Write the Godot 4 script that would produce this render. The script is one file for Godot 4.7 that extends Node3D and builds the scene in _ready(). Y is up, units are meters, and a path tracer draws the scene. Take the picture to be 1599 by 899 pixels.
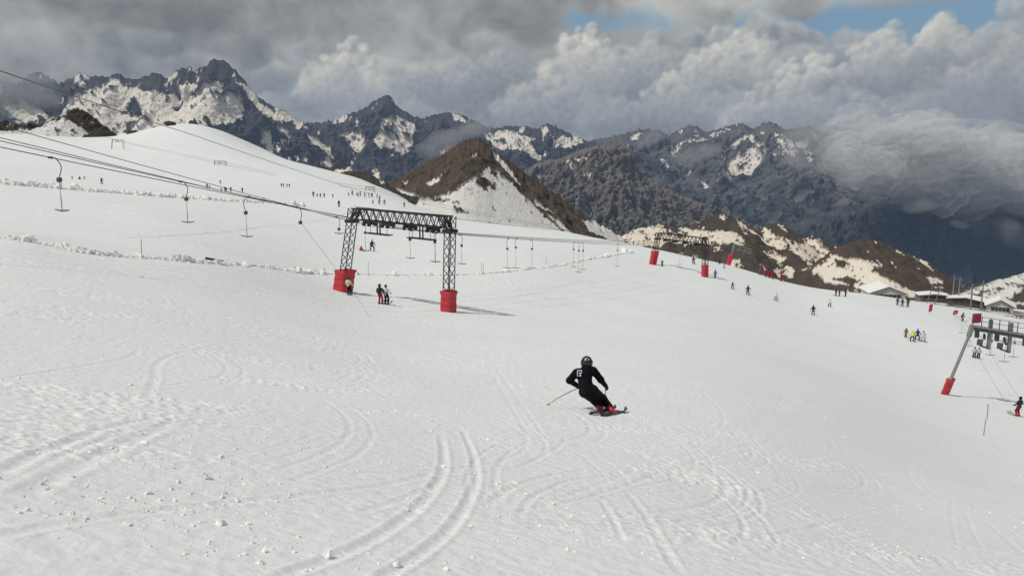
extends Node3D
# A summer glacier ski slope: snow sheet, drag lifts, skiers, a station below, alpine ridges and broken cloud.

const F := 1255.0            # focal length of the photograph in its own pixels (1599 wide)
const EYE := Vector3(0, 1.7, 0)
const PITCH := 9.7
const GX := -0.19            # fall of the slope to the right and ahead
const GD := -0.19
var cp := cos(deg_to_rad(PITCH))
var sp := sin(deg_to_rad(PITCH))
var M := {}
var used := {}

# ---------------------------------------------------------------- helpers
func ray(px: float, py: float) -> Vector3:          # (x per metre ahead, height per metre ahead, 1)
	var cx := (px - 799.5) / F
	var cy := (449.5 - py) / F
	var fw := cp + cy * sp
	return Vector3(cx / fw, (cy * cp - sp) / fw, 1.0)

func at(px: float, py: float, d: float) -> Vector3:  # the point d metres ahead in that direction
	var r := ray(px, py)
	return Vector3(r.x * d, EYE.y + r.y * d, -d)

func noise(seed_: int, freq: float, oct: int, kind := FastNoiseLite.TYPE_SIMPLEX_SMOOTH, frac := FastNoiseLite.FRACTAL_FBM) -> FastNoiseLite:
	var n := FastNoiseLite.new()
	n.seed = seed_
	n.frequency = freq
	n.noise_type = kind
	n.fractal_type = frac
	n.fractal_octaves = oct
	return n

func numbered(called: String) -> String:
	var k: int = used.get(called, 0)
	used[called] = k + 1
	return called if k == 0 else "%s_%03d" % [called, k]

func tag(o: Node, label := "", category := "", group := "", kind := "") -> Node:
	if label: o.set_meta("label", label)
	if category: o.set_meta("category", category)
	if group: o.set_meta("group", group)
	if kind: o.set_meta("kind", kind)
	return o

func thing(called: String, label: String, category: String, where := Vector3.ZERO, group := "") -> Node3D:
	var o := Node3D.new()
	o.name = numbered(called)
	add_child(o)
	o.position = where
	tag(o, label, category, group)
	return o

func part(called: String, mesh: Mesh, mat: Material, parent: Node) -> MeshInstance3D:
	var o := MeshInstance3D.new()
	o.name = called
	o.mesh = mesh
	o.material_override = null
	for k in mesh.get_surface_count():
		o.set_surface_override_material(k, mat)
	parent.add_child(o, true)
	return o

func top(called: String, mesh: Mesh, mat: Material) -> MeshInstance3D:
	var o := part(numbered(called), mesh, mat, self)
	return o

func mat(c: Color, rough := 0.8, metal := 0.0) -> StandardMaterial3D:   # c: linear base colour
	var m := StandardMaterial3D.new()
	m.albedo_color = c.linear_to_srgb()
	m.roughness = rough
	m.metallic = metal
	return m

func noise_tex(n: FastNoiseLite, size: int, lo: Color, hi: Color) -> NoiseTexture2D:
	var t := NoiseTexture2D.new()
	t.width = size
	t.height = size
	t.seamless = true
	t.noise = n
	var g := Gradient.new()
	g.set_color(0, lo)
	g.set_color(1, hi)
	t.color_ramp = g
	return t

func sheet(verts: PackedVector3Array, cols: PackedColorArray, nu: int, nv: int, wrap := false) -> ArrayMesh:   # a grid of nu x nv points, smooth normals
	var idx := PackedInt32Array()
	var nor := PackedVector3Array()
	nor.resize(verts.size())
	for j in nv:
		for i in nu:
			var a := verts[j * nu + (i - 1 if i > 0 else (nu - 1 if wrap else 0))]
			var b := verts[j * nu + (i + 1 if i < nu - 1 else (0 if wrap else nu - 1))]
			var c := verts[(j - 1 if j > 0 else 0) * nu + i]
			var d := verts[(j + 1 if j < nv - 1 else nv - 1) * nu + i]
			nor[j * nu + i] = (b - a).cross(d - c).normalized()
	var last := nu if wrap else nu - 1
	idx.resize(last * (nv - 1) * 6)
	var q := 0
	for j in nv - 1:
		for i in last:
			var a := j * nu + i
			var b := j * nu + (i + 1) % nu
			var c := a + nu
			var d := b + nu
			idx[q] = a; idx[q + 1] = c; idx[q + 2] = b
			idx[q + 3] = b; idx[q + 4] = c; idx[q + 5] = d
			q += 6
	var arr := []
	arr.resize(Mesh.ARRAY_MAX)
	arr[Mesh.ARRAY_VERTEX] = verts
	arr[Mesh.ARRAY_NORMAL] = nor
	if cols.size(): arr[Mesh.ARRAY_COLOR] = cols
	arr[Mesh.ARRAY_INDEX] = idx
	var m := ArrayMesh.new()
	m.add_surface_from_arrays(Mesh.PRIMITIVE_TRIANGLES, arr)
	return m

# ---------------------------------------------------------------- the snow slope's shape
# Spot heights (photograph column, row, metres ahead), read from people and gantries of known size; a thin-plate surface joins them.
const SPOTS := [
	[800, 899, 5.2], [20, 899, 3.7], [1580, 899, 8.8], [940, 643, 19.0], [1400, 780, 16.5], [620, 560, 28], [150, 520, 19],
	[1100, 600, 30], [1300, 640, 34], [1580, 740, 34], [20, 373, 41], [90, 387, 44], [330, 412, 54], [200, 440, 33], [530, 455, 69], [700, 487, 63],
	[600, 472, 65], [500, 426, 82], [600, 430, 90], [700, 429, 97], [850, 418, 118], [980, 396, 180], [900, 470, 90], [1000, 520, 62],
	[0, 340, 75], [150, 350, 80], [275, 350, 95], [420, 370, 110], [581, 392, 122], [720, 380, 150], [850, 372, 190],
	[0, 300, 120], [0, 284, 150], [200, 301, 165], [330, 313, 180], [420, 318, 200], [590, 320, 235], [700, 345, 230],
	[0, 255, 330], [120, 280, 260], [275, 262, 380], [345, 297, 240], [420, 284, 330], [500, 306, 280], [560, 297, 360],
	[0, 209, 690], [60, 207, 690], [110, 214, 690], [190, 217, 680], [238, 199, 690], [275, 190, 690], [330, 196, 670], [420, 242, 600], [500, 264, 560], [560, 277, 520], [625, 303, 430],
	[-300, 330, 55], [-300, 225, 600], [-300, 500, 14],
	[700, 352, 420], [850, 356, 270], [980, 378, 225], [1019, 416, 166], [1101, 431, 152], [1060, 394, 228], [1138, 412, 208], [1168, 460, 140], [1200, 432, 190],
	[1270, 492, 135], [1350, 458, 180], [1430, 533, 118], [1408, 478, 162], [1500, 494, 165], [1525, 560, 108], [1475, 618, 75], [1590, 650, 66], [1590, 510, 170],
	[700, 372, 560], [900, 400, 420], [1060, 440, 330], [1200, 480, 300], [1330, 480, 290], [1420, 480, 330], [1500, 478, 400], [1590, 490, 400], [1590, 482, 600], [1420, 468, 560], [1300, 475, 560],
	[0, 230, 1000], [275, 215, 1000], [450, 275, 1000], [620, 350, 800], [-300, 235, 1000], [900, 420, 900], [1200, 500, 900], [1420, 510, 900], [1590, 515, 900], [1060, 470, 560]]
var tps_p := PackedVector2Array()
var tps_w := PackedFloat64Array()
var undul := noise(41, 0.045, 3)
var undul2 := noise(42, 0.011, 2)

func tps_at(x: float, d: float) -> Vector2:
	return Vector2(atan2(x, d) * 4.0, 0.5 * log(maxf(x * x + d * d, 1.0)))

func solve_slope() -> void:
	var vals := []
	for s in SPOTS:
		var p := at(s[0], s[1], s[2])
		var r := sqrt(p.x * p.x + p.z * p.z)
		tps_p.append(tps_at(p.x, -p.z))
		vals.append((p.y - (GX * p.x + GD * -p.z)) / r)
	for th in [-1.6, -1.1, 1.1, 1.6]:
		for L in [1.0, 2.5, 4.0, 5.5, 6.9]:
			tps_p.append(Vector2(th * 4.0, L))
			vals.append(0.0)
	for th in [-0.5, 0.0, 0.5]:
		tps_p.append(Vector2(th * 4.0, 0.4))
		vals.append(0.0)
	var n := tps_p.size()
	var w := n + 4
	var a := []
	for i in n + 3:
		var row := PackedFloat64Array()
		row.resize(w)
		a.append(row)
	for i in n:
		for j in n:
			a[i][j] = tk(tps_p[i].distance_squared_to(tps_p[j])) + (0.03 if i == j else 0.0)
		a[i][n] = 1.0; a[i][n + 1] = tps_p[i].x; a[i][n + 2] = tps_p[i].y
		a[n][i] = 1.0; a[n + 1][i] = tps_p[i].x; a[n + 2][i] = tps_p[i].y
		a[i][n + 3] = vals[i]
	var m := n + 3
	for k in m:
		var best := k
		for i in range(k + 1, m):
			if absf(a[i][k]) > absf(a[best][k]): best = i
		var t = a[k]; a[k] = a[best]; a[best] = t
		var rk: PackedFloat64Array = a[k]
		for i in range(k + 1, m):
			var f: float = a[i][k] / rk[k]
			if f == 0.0: continue
			var ri: PackedFloat64Array = a[i]
			for j in range(k, w): ri[j] -= f * rk[j]
			a[i] = ri
	tps_w.resize(m)
	for k in range(m - 1, -1, -1):
		var s: float = a[k][m]
		for j in range(k + 1, m): s -= a[k][j] * tps_w[j]
		tps_w[k] = s / a[k][k]

func tk(r2: float) -> float:
	return 0.5 * r2 * log(r2) if r2 > 1e-12 else 0.0

func tps(p: Vector2) -> float:
	var n := tps_p.size()
	var s := tps_w[n] + tps_w[n + 1] * p.x + tps_w[n + 2] * p.y
	for i in n:
		var r2 := p.distance_squared_to(tps_p[i])
		if r2 > 1e-12: s += tps_w[i] * 0.5 * r2 * log(r2)
	return s

func side_fade(th: float) -> float:
	return 1.0 - smoothstep(0.9, 1.5, absf(th))

func waves(x: float, d: float, r: float) -> float:      # gentle swells of the groomed snow
	return undul.get_noise_2d(x, d) * 0.10 * smoothstep(4.0, 20.0, r) + undul2.get_noise_2d(x, d) * 1.0 * smoothstep(90.0, 400.0, r)

func ground(x: float, d: float) -> float:
	var r := sqrt(x * x + d * d)
	var th := atan2(x, d)
	var f := side_fade(th) if d > 0.0 else 0.0
	return GX * x + GD * d + (tps(tps_at(x, d)) * r * f if f > 0.0 else 0.0) + waves(x, d, r)

func on_ground(px: float, py: float, lo := 2.5, hi := 260.0) -> Vector3:   # where that line of sight meets the slope
	var r := ray(px, py)
	var d := lo
	var was := d
	while d < hi:
		if EYE.y + r.y * d < ground(r.x * d, d): break
		was = d
		d *= 1.06
	for k in 12:
		var mid := (was + d) / 2.0
		if EYE.y + r.y * mid < ground(r.x * mid, mid): d = mid
		else: was = mid
	return Vector3(r.x * d, ground(r.x * d, d), -d)

func foot(px: float, d: float) -> Vector3:               # the snow d metres ahead, in that column
	var r := ray(px, 430.0)
	return Vector3(r.x * d, ground(r.x * d, d), -d)

# ---------------------------------------------------------------- the snow sheet with tracks and churned patches
const FRONT := 0.72
const TRACKS := [ # [depth, half width, points down the photograph]
	[0.045, 0.055, [[440, 899], [560, 853], [640, 803], [680, 757], [693, 722], [688, 678]]],
	[0.045, 0.05, [[600, 899], [660, 862], [705, 822], [732, 780], [743, 745], [738, 708], [722, 672]]],
	[0.03, 0.06, [[0, 836], [170, 806], [435, 777], [600, 757], [680, 738]]],
	[0.025, 0.05, [[560, 800], [640, 775], [690, 752]]],
	[0.04, 0.07, [[0, 738], [50, 712], [110, 690], [170, 668], [240, 655]]],
	[0.04, 0.09, [[40, 770], [120, 728], [215, 684], [260, 664]]],
	[0.03, 0.05, [[800, 800], [915, 777], [1010, 747], [1110, 713], [1180, 690]]],
	[0.02, 0.05, [[840, 790], [980, 741], [1060, 716], [1120, 694]]],
	[0.025, 0.04, [[940, 782], [958, 812], [972, 845]]],
	[0.025, 0.05, [[980, 768], [1008, 805], [1030, 842], [1060, 895]]],
	[0.02, 0.05, [[1330, 690], [1425, 710], [1490, 740], [1487, 756], [1435, 776], [1300, 815], [1150, 850]]],
	[0.03, 0.06, [[0, 592], [110, 575], [200, 558], [215, 547]]],
	[0.03, 0.07, [[230, 620], [240, 595], [255, 560], [330, 540], [440, 522]]],
	[0.02, 0.05, [[720, 690], [800, 672], [850, 652], [880, 640], [935, 645]]],
	[0.02, 0.05, [[820, 725], [870, 700], [885, 683]]],
	[0.025, 0.06, [[500, 530], [560, 545], [590, 580], [560, 600], [450, 612]]],
	[0.03, 0.08, [[700, 560], [770, 588], [765, 600], [690, 612]]],
	[0.03, 0.07, [[870, 628], [930, 640], [975, 644]]],
	[0.02, 0.06, [[1130, 600], [1200, 640], [1290, 660], [1420, 700]]],
	[0.02, 0.06, [[1000, 560], [1080, 600], [1130, 650], [1100, 690]]],
	[0.10, 0.30, [[500, 448], [620, 452], [740, 446], [800, 440], [860, 431], [930, 418], [990, 405]]],
	[0.10, 0.35, [[880, 452], [960, 437], [1010, 424]]],
	[0.05, 0.12, [[560, 520], [700, 505], [860, 480], [1000, 450]]],
	[0.04, 0.12, [[300, 480], [480, 500], [640, 540], [740, 580]]],
	[0.03, 0.08, [[1540, 570], [1545, 600], [1560, 640], [1599, 700]]],
	[0.03, 0.08, [[1520, 570], [1530, 620], [1560, 690]]]]

func build_slope() -> void:
	var ths := PackedFloat32Array()
	var t := -PI
	while t < PI - 0.0001:
		ths.append(t)
		var a := absf(t + 0.001)
		t += 0.0023 if a < FRONT else (0.012 if a < 1.1 else 0.06)
	var nu := ths.size()
	var rs := PackedFloat32Array([0.25, 0.6, 1.0, 1.5, 2.0, 2.4])
	while rs[-1] < 1000.0:
		var r := rs[-1]
		rs.append(r * (1.0075 if r < 34.0 else (1.011 if r < 90.0 else 1.02)))
	var nv := rs.size()
	# residual table over the front, then cubic steps between its knots
	var n_th := 161
	var th0 := -1.6
	var dth := 0.02
	var nL := 110
	var L0 := -0.2
	var dL := 7.3 / (nL - 1)
	var table := PackedFloat32Array()
	table.resize(n_th * nL)
	for k in nL:
		for i in n_th:
			table[k * n_th + i] = tps(Vector2((th0 + i * dth) * 4.0, L0 + k * dL)) * side_fade(th0 + i * dth)
	var lump := noise(7, 4.2, 3, FastNoiseLite.TYPE_SIMPLEX_SMOOTH, FastNoiseLite.FRACTAL_RIDGED)
	var grain := noise(8, 9.0, 2)
	var churn := noise(9, 0.16, 3)
	var streak := noise(10, 0.5, 3)
	var mid := noise(11, 0.7, 3)
	var tone := noise(12, 0.06, 4)
	var h := PackedFloat32Array()
	h.resize(nu * nv)
	var rough := PackedFloat32Array()
	rough.resize(nu * nv)
	var row := PackedFloat32Array()
	row.resize(n_th)
	for j in nv:
		var r := rs[j]
		var fl := clampf((log(r) - L0) / dL, 1.0, nL - 3.001)
		var k := int(fl)
		var f := fl - k
		for i in n_th:
			row[i] = cubic_interpolate(table[k * n_th + i], table[(k + 1) * n_th + i], table[(k - 1) * n_th + i], table[(k + 2) * n_th + i], f)
		for i in nu:
			var th := ths[i]
			var x := r * sin(th)
			var d := r * cos(th)
			var y := GX * x + GD * d
			if absf(th) < 1.55:
				var ft := clampf((th - th0) / dth, 1.0, n_th - 3.001)
				var q := int(ft)
				y += r * cubic_interpolate(row[q], row[q + 1], row[q - 1], row[q + 2], ft - q)
			y += waves(x, d, r)
			if absf(th) < FRONT + 0.05 and r < 140.0:
				# skied-up snow: streaks across the fall line with crumbs between smooth runs
				var u := x * 0.8 + d * 0.55
				var v := -x * 0.55 + d * 0.8
				var c := smoothstep(0.06, 0.52, churn.get_noise_2d(u * 0.5, v * 1.5) + 0.35 * streak.get_noise_2d(u * 0.35, v * 1.6) + clampf(-x / 60.0, -0.12, 0.12))
				rough[j * nu + i] = c
				y += (mid.get_noise_2d(u * 0.6, v * 1.7) * (0.004 + 0.03 * c) + c * lump.get_noise_2d(u * 0.7, v) * 0.036 + grain.get_noise_2d(u * 0.7, v) * (0.002 + 0.012 * c)) * (1.0 + 0.5 * smoothstep(25.0, 80.0, r))
			h[j * nu + i] = y
	# grooves pressed by skis
	var paths := []
	for tr in TRACKS:
		var pts := []
		for p in tr[2]:
			pts.append(on_ground(p[0], minf(p[1], 905)))
		paths.append([tr[0] * 0.36, tr[1], smooth_path(pts)])
	var rng := RandomNumberGenerator.new()
	rng.seed = 77
	for k in 150:
		var th := rng.randf_range(-0.66, 0.66)
		var r := exp(rng.randf_range(1.9, 4.4))
		var p := Vector3(r * sin(th), 0, -r * cos(th))
		var head := rng.randf_range(-0.2, 0.9) + (0.0 if rng.randf() < 0.7 else 1.2)
		var bend := rng.randf_range(-0.07, 0.07)
		var pts := []
		for s in int(rng.randf_range(12, 40)):
			pts.append(p)
			p += Vector3(cos(head), 0, -sin(head)) * 0.45
			head += bend
		var dep := rng.randf_range(0.004, 0.013)
		paths.append([dep, rng.randf_range(0.035, 0.07), pts])
		var off := []
		for q in pts.size():
			var dir: Vector3 = (pts[mini(q + 1, pts.size() - 1)] - pts[maxi(q - 1, 0)]).normalized()
			off.append(pts[q] + Vector3(-dir.z, 0, dir.x) * rng.randf_range(0.30, 0.34))
		paths.append([dep, 0.045, off])
	var n_front0 := 0
	while ths[n_front0] < -FRONT: n_front0 += 1
	for pa in paths:
		var pts: Array = pa[2]
		for q in pts.size() - 1:
			var a: Vector3 = pts[q]
			var b: Vector3 = pts[q + 1]
			var steps := maxi(1, int(a.distance_to(b) / 0.12))
			var dir := Vector2(b.x - a.x, -(b.z - a.z)).normalized()
			var ends := minf(1.0, minf(q + 1, pts.size() - 1 - q) / 3.0)
			for s in steps:
				var c := a.lerp(b, float(s) / steps)
				var r := Vector2(c.x, c.z).length()
				var th := atan2(c.x, -c.z)
				if absf(th) > FRONT - 0.02 or r < 2.6 or r > 250.0: continue
				var hw: float = maxf(pa[1], r * 0.0026)
				var i0 := n_front0 + int((th + FRONT) / 0.0023)
				var j0 := rs.bsearch(r)
				var di := int(hw * 2.4 / (r * 0.0023)) + 1
				var dj := int(hw * 2.4 / (rs[j0] - rs[j0 - 1])) + 1
				for j in range(maxi(j0 - dj, 0), mini(j0 + dj + 1, nv)):
					for i in range(maxi(i0 - di, 0), mini(i0 + di + 1, nu)):
						var e := Vector2(rs[j] * sin(ths[i]) - c.x, rs[j] * cos(ths[i]) + c.z)
						var along := absf(e.dot(dir))
						if along > 0.065 + r * 0.004: continue
						var w := absf(e.cross(dir)) / hw
						if w > 2.2: continue
						var want: float = pa[0] * ends * (-(1.0 - w * w) if w < 1.0 else 0.55 * sin((w - 1.0) / 1.2 * PI))
						var at_ := j * nu + i
						# keep the deepest press of this pass: stored as a running blend
						press[at_] = want if not press.has(at_) or absf(want) > absf(press[at_]) else press[at_]
		for key in press:
			h[key] += press[key]
		press.clear()
	var verts := PackedVector3Array()
	verts.resize(nu * nv)
	var cols := PackedColorArray()
	cols.resize(nu * nv)
	for j in nv:
		for i in nu:
			var r := rs[j]
			var x := r * sin(ths[i])
			var d := r * cos(ths[i])
			verts[j * nu + i] = Vector3(x, h[j * nu + i], -d)
			var g := 0.81 + 0.03 * tone.get_noise_2d(x, d) + 0.02 * tone.get_noise_2d(x * 9.0, d * 9.0)
			var c := Color(g * 0.962, g * 0.99, g)
			var soil := dirt(x, d)
			if soil > 0.0:
				c = c.lerp(Color(0.13, 0.105, 0.082), soil)
			cols[j * nu + i] = c
	var o := top("snow_slope", sheet(verts, cols, nu, nv, true), M.snow)
	tag(o, "wide white ski slope with ski tracks and churned snow", "", "", "structure")
var press := {}
var dirt_n := noise(15, 0.02, 4)
var dirt_n2 := noise(16, 0.12, 3)

func dirt(x: float, d: float) -> float:                  # bare ground trodden round the station, beyond the roll of the slope
	if d < 230.0 or x < 60.0: return 0.0
	var m := smoothstep(230.0, 270.0, d) * smoothstep(60.0, 100.0, x)
	var n := dirt_n.get_noise_2d(x * 0.6, d * 2.4) + 0.5 * dirt_n2.get_noise_2d(x * 0.5, d)
	return m * smoothstep(-0.12, 0.05, n)

func smooth_path(pts: Array) -> Array:
	var out := []
	for k in pts.size() - 1:
		var a: Vector3 = pts[maxi(k - 1, 0)]
		var b: Vector3 = pts[k]
		var c: Vector3 = pts[k + 1]
		var e: Vector3 = pts[mini(k + 2, pts.size() - 1)]
		for s in 8:
			out.append(b.cubic_interpolate(c, a, e, s / 8.0))
	out.append(pts[-1])
	return out

# ---------------------------------------------------------------- sky
func sky_image() -> Image:
	var puff := noise(3, 1.0, 3, FastNoiseLite.TYPE_CELLULAR)
	puff.cellular_return_type = FastNoiseLite.RETURN_DISTANCE
	puff.cellular_distance_function = FastNoiseLite.DISTANCE_EUCLIDEAN
	puff.fractal_gain = 0.52
	puff.fractal_lacunarity = 2.1
	var soft := noise(4, 1.0, 5)
	var big := noise(5, 1.0, 3)
	var all := Image.create(512, 256, false, Image.FORMAT_RGB8)
	for y in 256:
		for x in 512:
			all.set_pixel(x, y, sky_color(wrapf((x + 0.5) / 512.0 * 360.0, -180.0, 180.0), 90.0 - (y + 0.5) / 256.0 * 180.0, puff, soft, big))
	all.resize(4096, 2048, Image.INTERPOLATE_CUBIC)
	# the part ahead in full detail: straight ahead is the picture's first column
	var k := 4096.0 / 360.0
	var half := int(46 * k)
	var y0 := int(1024 - 27 * k)
	var h := 1030 - y0
	var near := Image.create(half * 2, h, false, Image.FORMAT_RGB8)
	for y in h:
		for x in half * 2:
			near.set_pixel(x, y, sky_color((x + 0.5 - half) / k, 90.0 - (y0 + y + 0.5) / k, puff, soft, big))
	heap_clouds(near, k, half, y0)
	for side in 2:
		all.blit_rect(near, Rect2i(half * (1 - side), 0, half, h), Vector2i((4096 - half) * side, y0))
	return all

# cumulus heaped up from many small billows; [column, row, width, height, billows, brightness] as the photograph's columns and rows
const HEAPS := [[560, 128, 190, 100, 170, 1.0], [690, 150, 190, 70, 70, 0.72], [640, 190, 260, 40, 60, 0.74], [790, 118, 150, 70, 50, 0.66], [905, 108, 170, 110, 170, 1.0], [870, 165, 240, 60, 90, 0.82], [1010, 120, 190, 90, 90, 0.72], [1130, 112, 190, 80, 150, 1.0], [1040, 172, 260, 60, 90, 0.78], [1230, 150, 240, 90, 170, 0.98], [1330, 112, 200, 80, 130, 0.9], [1210, 190, 240, 40, 70, 0.80], [1390, 90, 90, 60, 60, 1.0], [1500, 120, 300, 150, 90, 0.78], [440, 185, 120, 40, 40, 0.7], [1720, 130, 260, 130, 150, 0.9], [-60, 150, 200, 60, 60, 0.75], [-190, 120, 200, 90, 110, 0.9]]

func heap_clouds(im: Image, k: float, half: int, y0: int) -> void:
	var rng := RandomNumberGenerator.new()
	rng.seed = 404
	var rag := noise(405, 0.11, 4)
	var grain := noise(406, 0.05, 3)
	var sun := Vector3(-0.52, 0.74, 0.42).normalized()
	for c in HEAPS:
		var list := []
		for n in int(c[4] * 0.8):
			var u := clampf(rng.randfn(0.0, 0.42), -1.0, 1.0)
			var tall: float = c[3] * exp(-u * u * 1.8) * rng.randf_range(0.72, 1.08)
			var v := pow(rng.randf(), 0.8)                 # 0 at the foot of the heap, 1 at its top
			list.append([c[0] + u * c[2] * 0.5, c[1] + c[3] * 0.5 - v * tall, lerpf(24.0, 9.0, v) * exp(rng.randfn(0.0, 0.38)) * (1.35 if c[5] < 0.82 else 1.0), v])
		list.sort_custom(func(a, b): return a[1] < b[1])
		for p in list:
			var cx: float = (p[0] - 800.0) / 21.5 * k + half
			var cy: float = 1024.0 - (235.0 - p[1]) / 21.5 * k - y0
			var r: float = p[2] / 21.5 * k
			var low: float = lerpf(0.54, 0.62, p[3]) * (0.86 + 0.14 * c[5])
			var high: float = lerpf(0.72, 0.93, p[3]) * (0.50 + 0.50 * c[5])
			for y in range(maxi(0, int(cy - r * 1.3)), mini(im.get_height(), int(cy + r * 1.3) + 1)):
				for x in range(maxi(0, int(cx - r * 1.3)), mini(im.get_width(), int(cx + r * 1.3) + 1)):
					var dx := (x + 0.5 - cx) / r
					var dy := (cy - y - 0.5) / r
					var m := dx * dx + dy * dy
					m *= 1.0 + 0.55 * rag.get_noise_2d(x, y)
					if m >= 1.0: continue
					var lam := maxf(0.0, Vector3(dx, dy, sqrt(maxf(0.0, 1.0 - m))).dot(sun))
					var g := lerpf(low, high, lam) + 0.05 * grain.get_noise_2d(x * 3.0, y * 3.0)
					var warm := smoothstep(0.6, 0.85, g)
					var a: float = smoothstep(1.0, 0.45, m) * 0.6 * (0.35 + 0.65 * p[3])
					im.set_pixel(x, y, im.get_pixel(x, y).lerp(Color(g * (0.968 + 0.037 * warm), g * 0.99, g * (1.01 - 0.075 * warm)), a))

func hump(x: float, y: float, cx: float, cy: float, rx: float, ry: float) -> float:
	var u := (x - cx) / rx
	var v := (y - cy) / ry
	return exp(-(u * u + v * v))

func sky_color(az: float, el: float, puff: FastNoiseLite, soft: FastNoiseLite, big: FastNoiseLite) -> Color:
	# directions in degrees; px, py run as the photograph's columns and rows do
	var e := maxf(el, 0.0)
	var px := az * 21.5 + 800.0
	var py := 235.0 - el * 21.5
	var ce := cos(deg_to_rad(e))
	var s := Vector3(sin(deg_to_rad(az)) * ce, sin(deg_to_rad(e)) * 1.2, -cos(deg_to_rad(az)) * ce)
	var wx := soft.get_noise_3dv(s * 6.0)
	var wy := soft.get_noise_3dv(s * 6.0 + Vector3(9, 3, 5))
	var w := s + Vector3(wx, wy, 0) * 0.03
	var fine := soft.get_noise_3dv(w * 16.0)
	var b := big.get_noise_3dv(w * 3.1)
	var t := clampf(e / 30.0, 0.0, 1.0)
	var c := Color(0.52, 0.64, 0.72).lerp(Color(0.36, 0.53, 0.70), t)
	# the high even layer, torn open in places
	var layer := 0.60 + 0.19 * b + 0.14 * fine
	layer += -0.09 * hump(px, py, 470, 55, 330, 50) + 0.10 * hump(px, py, 90, 60, 130, 60) + 0.11 * hump(px, py, 1150, 20, 420, 45) - 0.05 * hump(px, py, 860, 20, 120, 25)
	layer -= 0.10 * hump(px, py, 440, 170, 60, 60)
	layer = clampf(layer, 0.36, 0.80)
	var hole := 1.2 * hump(px, py, 1270, 74, 200, 30) + 0.6 * hump(px, py, 1420, 55, 120, 18) + 0.72 * hump(px, py, 925, 48, 75, 20) + 0.8 * hump(px, py, 890, 192, 90, 22) + 0.45 * hump(px, py, 455, 175, 45, 40)
	hole += 0.9 * smoothstep(0.40, 0.62, big.get_noise_3dv(w * 2.2 + Vector3(4, 0, 7))) * smoothstep(32.0, 60.0, absf(az))
	hole = smoothstep(0.25, 0.85, hole + 0.55 * fine + 0.35 * b)
	var warm := smoothstep(0.55, 0.8, layer)
	c = Color(layer * (0.985 + 0.015 * warm), layer * 0.995, layer * (0.995 - 0.04 * warm)).lerp(c, hole * 0.93)
	# heaps of cumulus in rows, the lower rows before the higher ones
	if e < 16.0:
		var qx := px + 16.0 * fine + 26.0 * wx
		for k in 5:
			var on := smoothstep(-0.12, 0.18, big.get_noise_2d(qx * (0.0022 if k == 0 else 0.0038) + k * 7.3, k * 3.1) + [0.08, 0.28, 0.24, 0.24, 0.08][k])
			on *= 1.0 - 0.9 * hump(px, py, 60, 130, 400, 150)
			if on <= 0.0: continue
			var base: float = [68.0, 104.0, 138.0, 172.0, 205.0][k]
			var high: float = base - 34.0 * big.get_noise_2d(qx * 0.0055 + 31.0 * k, 5.0) + 34.0 * (puff.get_noise_3d(qx * 0.018, py * 0.012, k * 5.0) + 0.45)
			var deep := py - high
			if deep < -4.0: continue
			var p := Vector3(px * 0.021 + 0.5 * wx, py * 0.026 + 0.5 * wy, k * 11.0)
			var lit := puff.get_noise_3dv(p + Vector3(-0.22, -0.38, 0.0)) - puff.get_noise_3dv(p)
			lit += 0.45 * (puff.get_noise_3dv(p * 2.7 + Vector3(-0.25, -0.42, 3.0)) - puff.get_noise_3dv(p * 2.7 + Vector3(0, 0, 3)))
			var g := 0.515 + 0.08 * b + 0.26 * exp(-maxf(deep, 0.0) / 20.0) + 0.20 * lit + 0.05 * fine
			g += 0.05 * hump(px, py, 610, 110, 110, 50) + 0.05 * hump(px, py, 940, 110, 90, 50)
			var dull := smoothstep(1230, 1400, px + 60.0 * b)       # one great soft bank swallows the heaps here
			g = lerpf(g, 0.655 + 0.05 * b + 0.05 * fine + 0.10 * lit + 0.06 * exp(-maxf(deep, 0.0) / 30.0), 0.75 * dull)
			g = clampf(g, 0.40, 0.90)
			warm = smoothstep(0.55, 0.82, g)
			var cl := Color(g * (0.955 + 0.045 * warm), g * 0.99, g * (1.02 - 0.08 * warm))
			c = c.lerp(cl, on * smoothstep(-3.0, 7.0 + 16.0 * absf(b), deep))
	return c

func build_air() -> void:
	var cam := Camera3D.new()
	cam.name = "camera"
	cam.fov = rad_to_deg(2.0 * atan(449.5 / F))
	cam.near = 0.1
	cam.far = 40000.0
	add_child(cam)
	cam.position = EYE
	cam.rotation_degrees = Vector3(-PITCH, 0, 0)
	cam.current = true
	var we := WorldEnvironment.new()
	we.name = "world_environment"
	var env := Environment.new()
	var sm := PanoramaSkyMaterial.new()
	sm.panorama = ImageTexture.create_from_image(sky_image())
	sm.energy_multiplier = 1.0
	var sk := Sky.new()
	sk.sky_material = sm
	env.background_mode = Environment.BG_SKY
	env.sky = sk
	env.background_energy_multiplier = 1.0
	env.tonemap_mode = Environment.TONE_MAPPER_LINEAR
	env.tonemap_exposure = 1.0
	env.sdfgi_enabled = true
	env.ssao_enabled = true
	env.ssil_enabled = true
	env.fog_enabled = true
	env.fog_density = 0.000042
	env.fog_light_color = Color(0.70, 0.82, 1.0)
	env.volumetric_fog_enabled = true
	env.volumetric_fog_density = 0.0
	we.environment = env
	add_child(we)
	var sun := DirectionalLight3D.new()
	sun.name = "sun"
	sun.light_energy = 0.84
	sun.light_angular_distance = 0.5
	sun.light_color = Color(1.0, 0.985, 0.955)
	sun.shadow_enabled = true
	add_child(sun)
	sun.look_at_from_position(Vector3.ZERO, Vector3(0.49, -0.83, -0.25))

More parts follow.
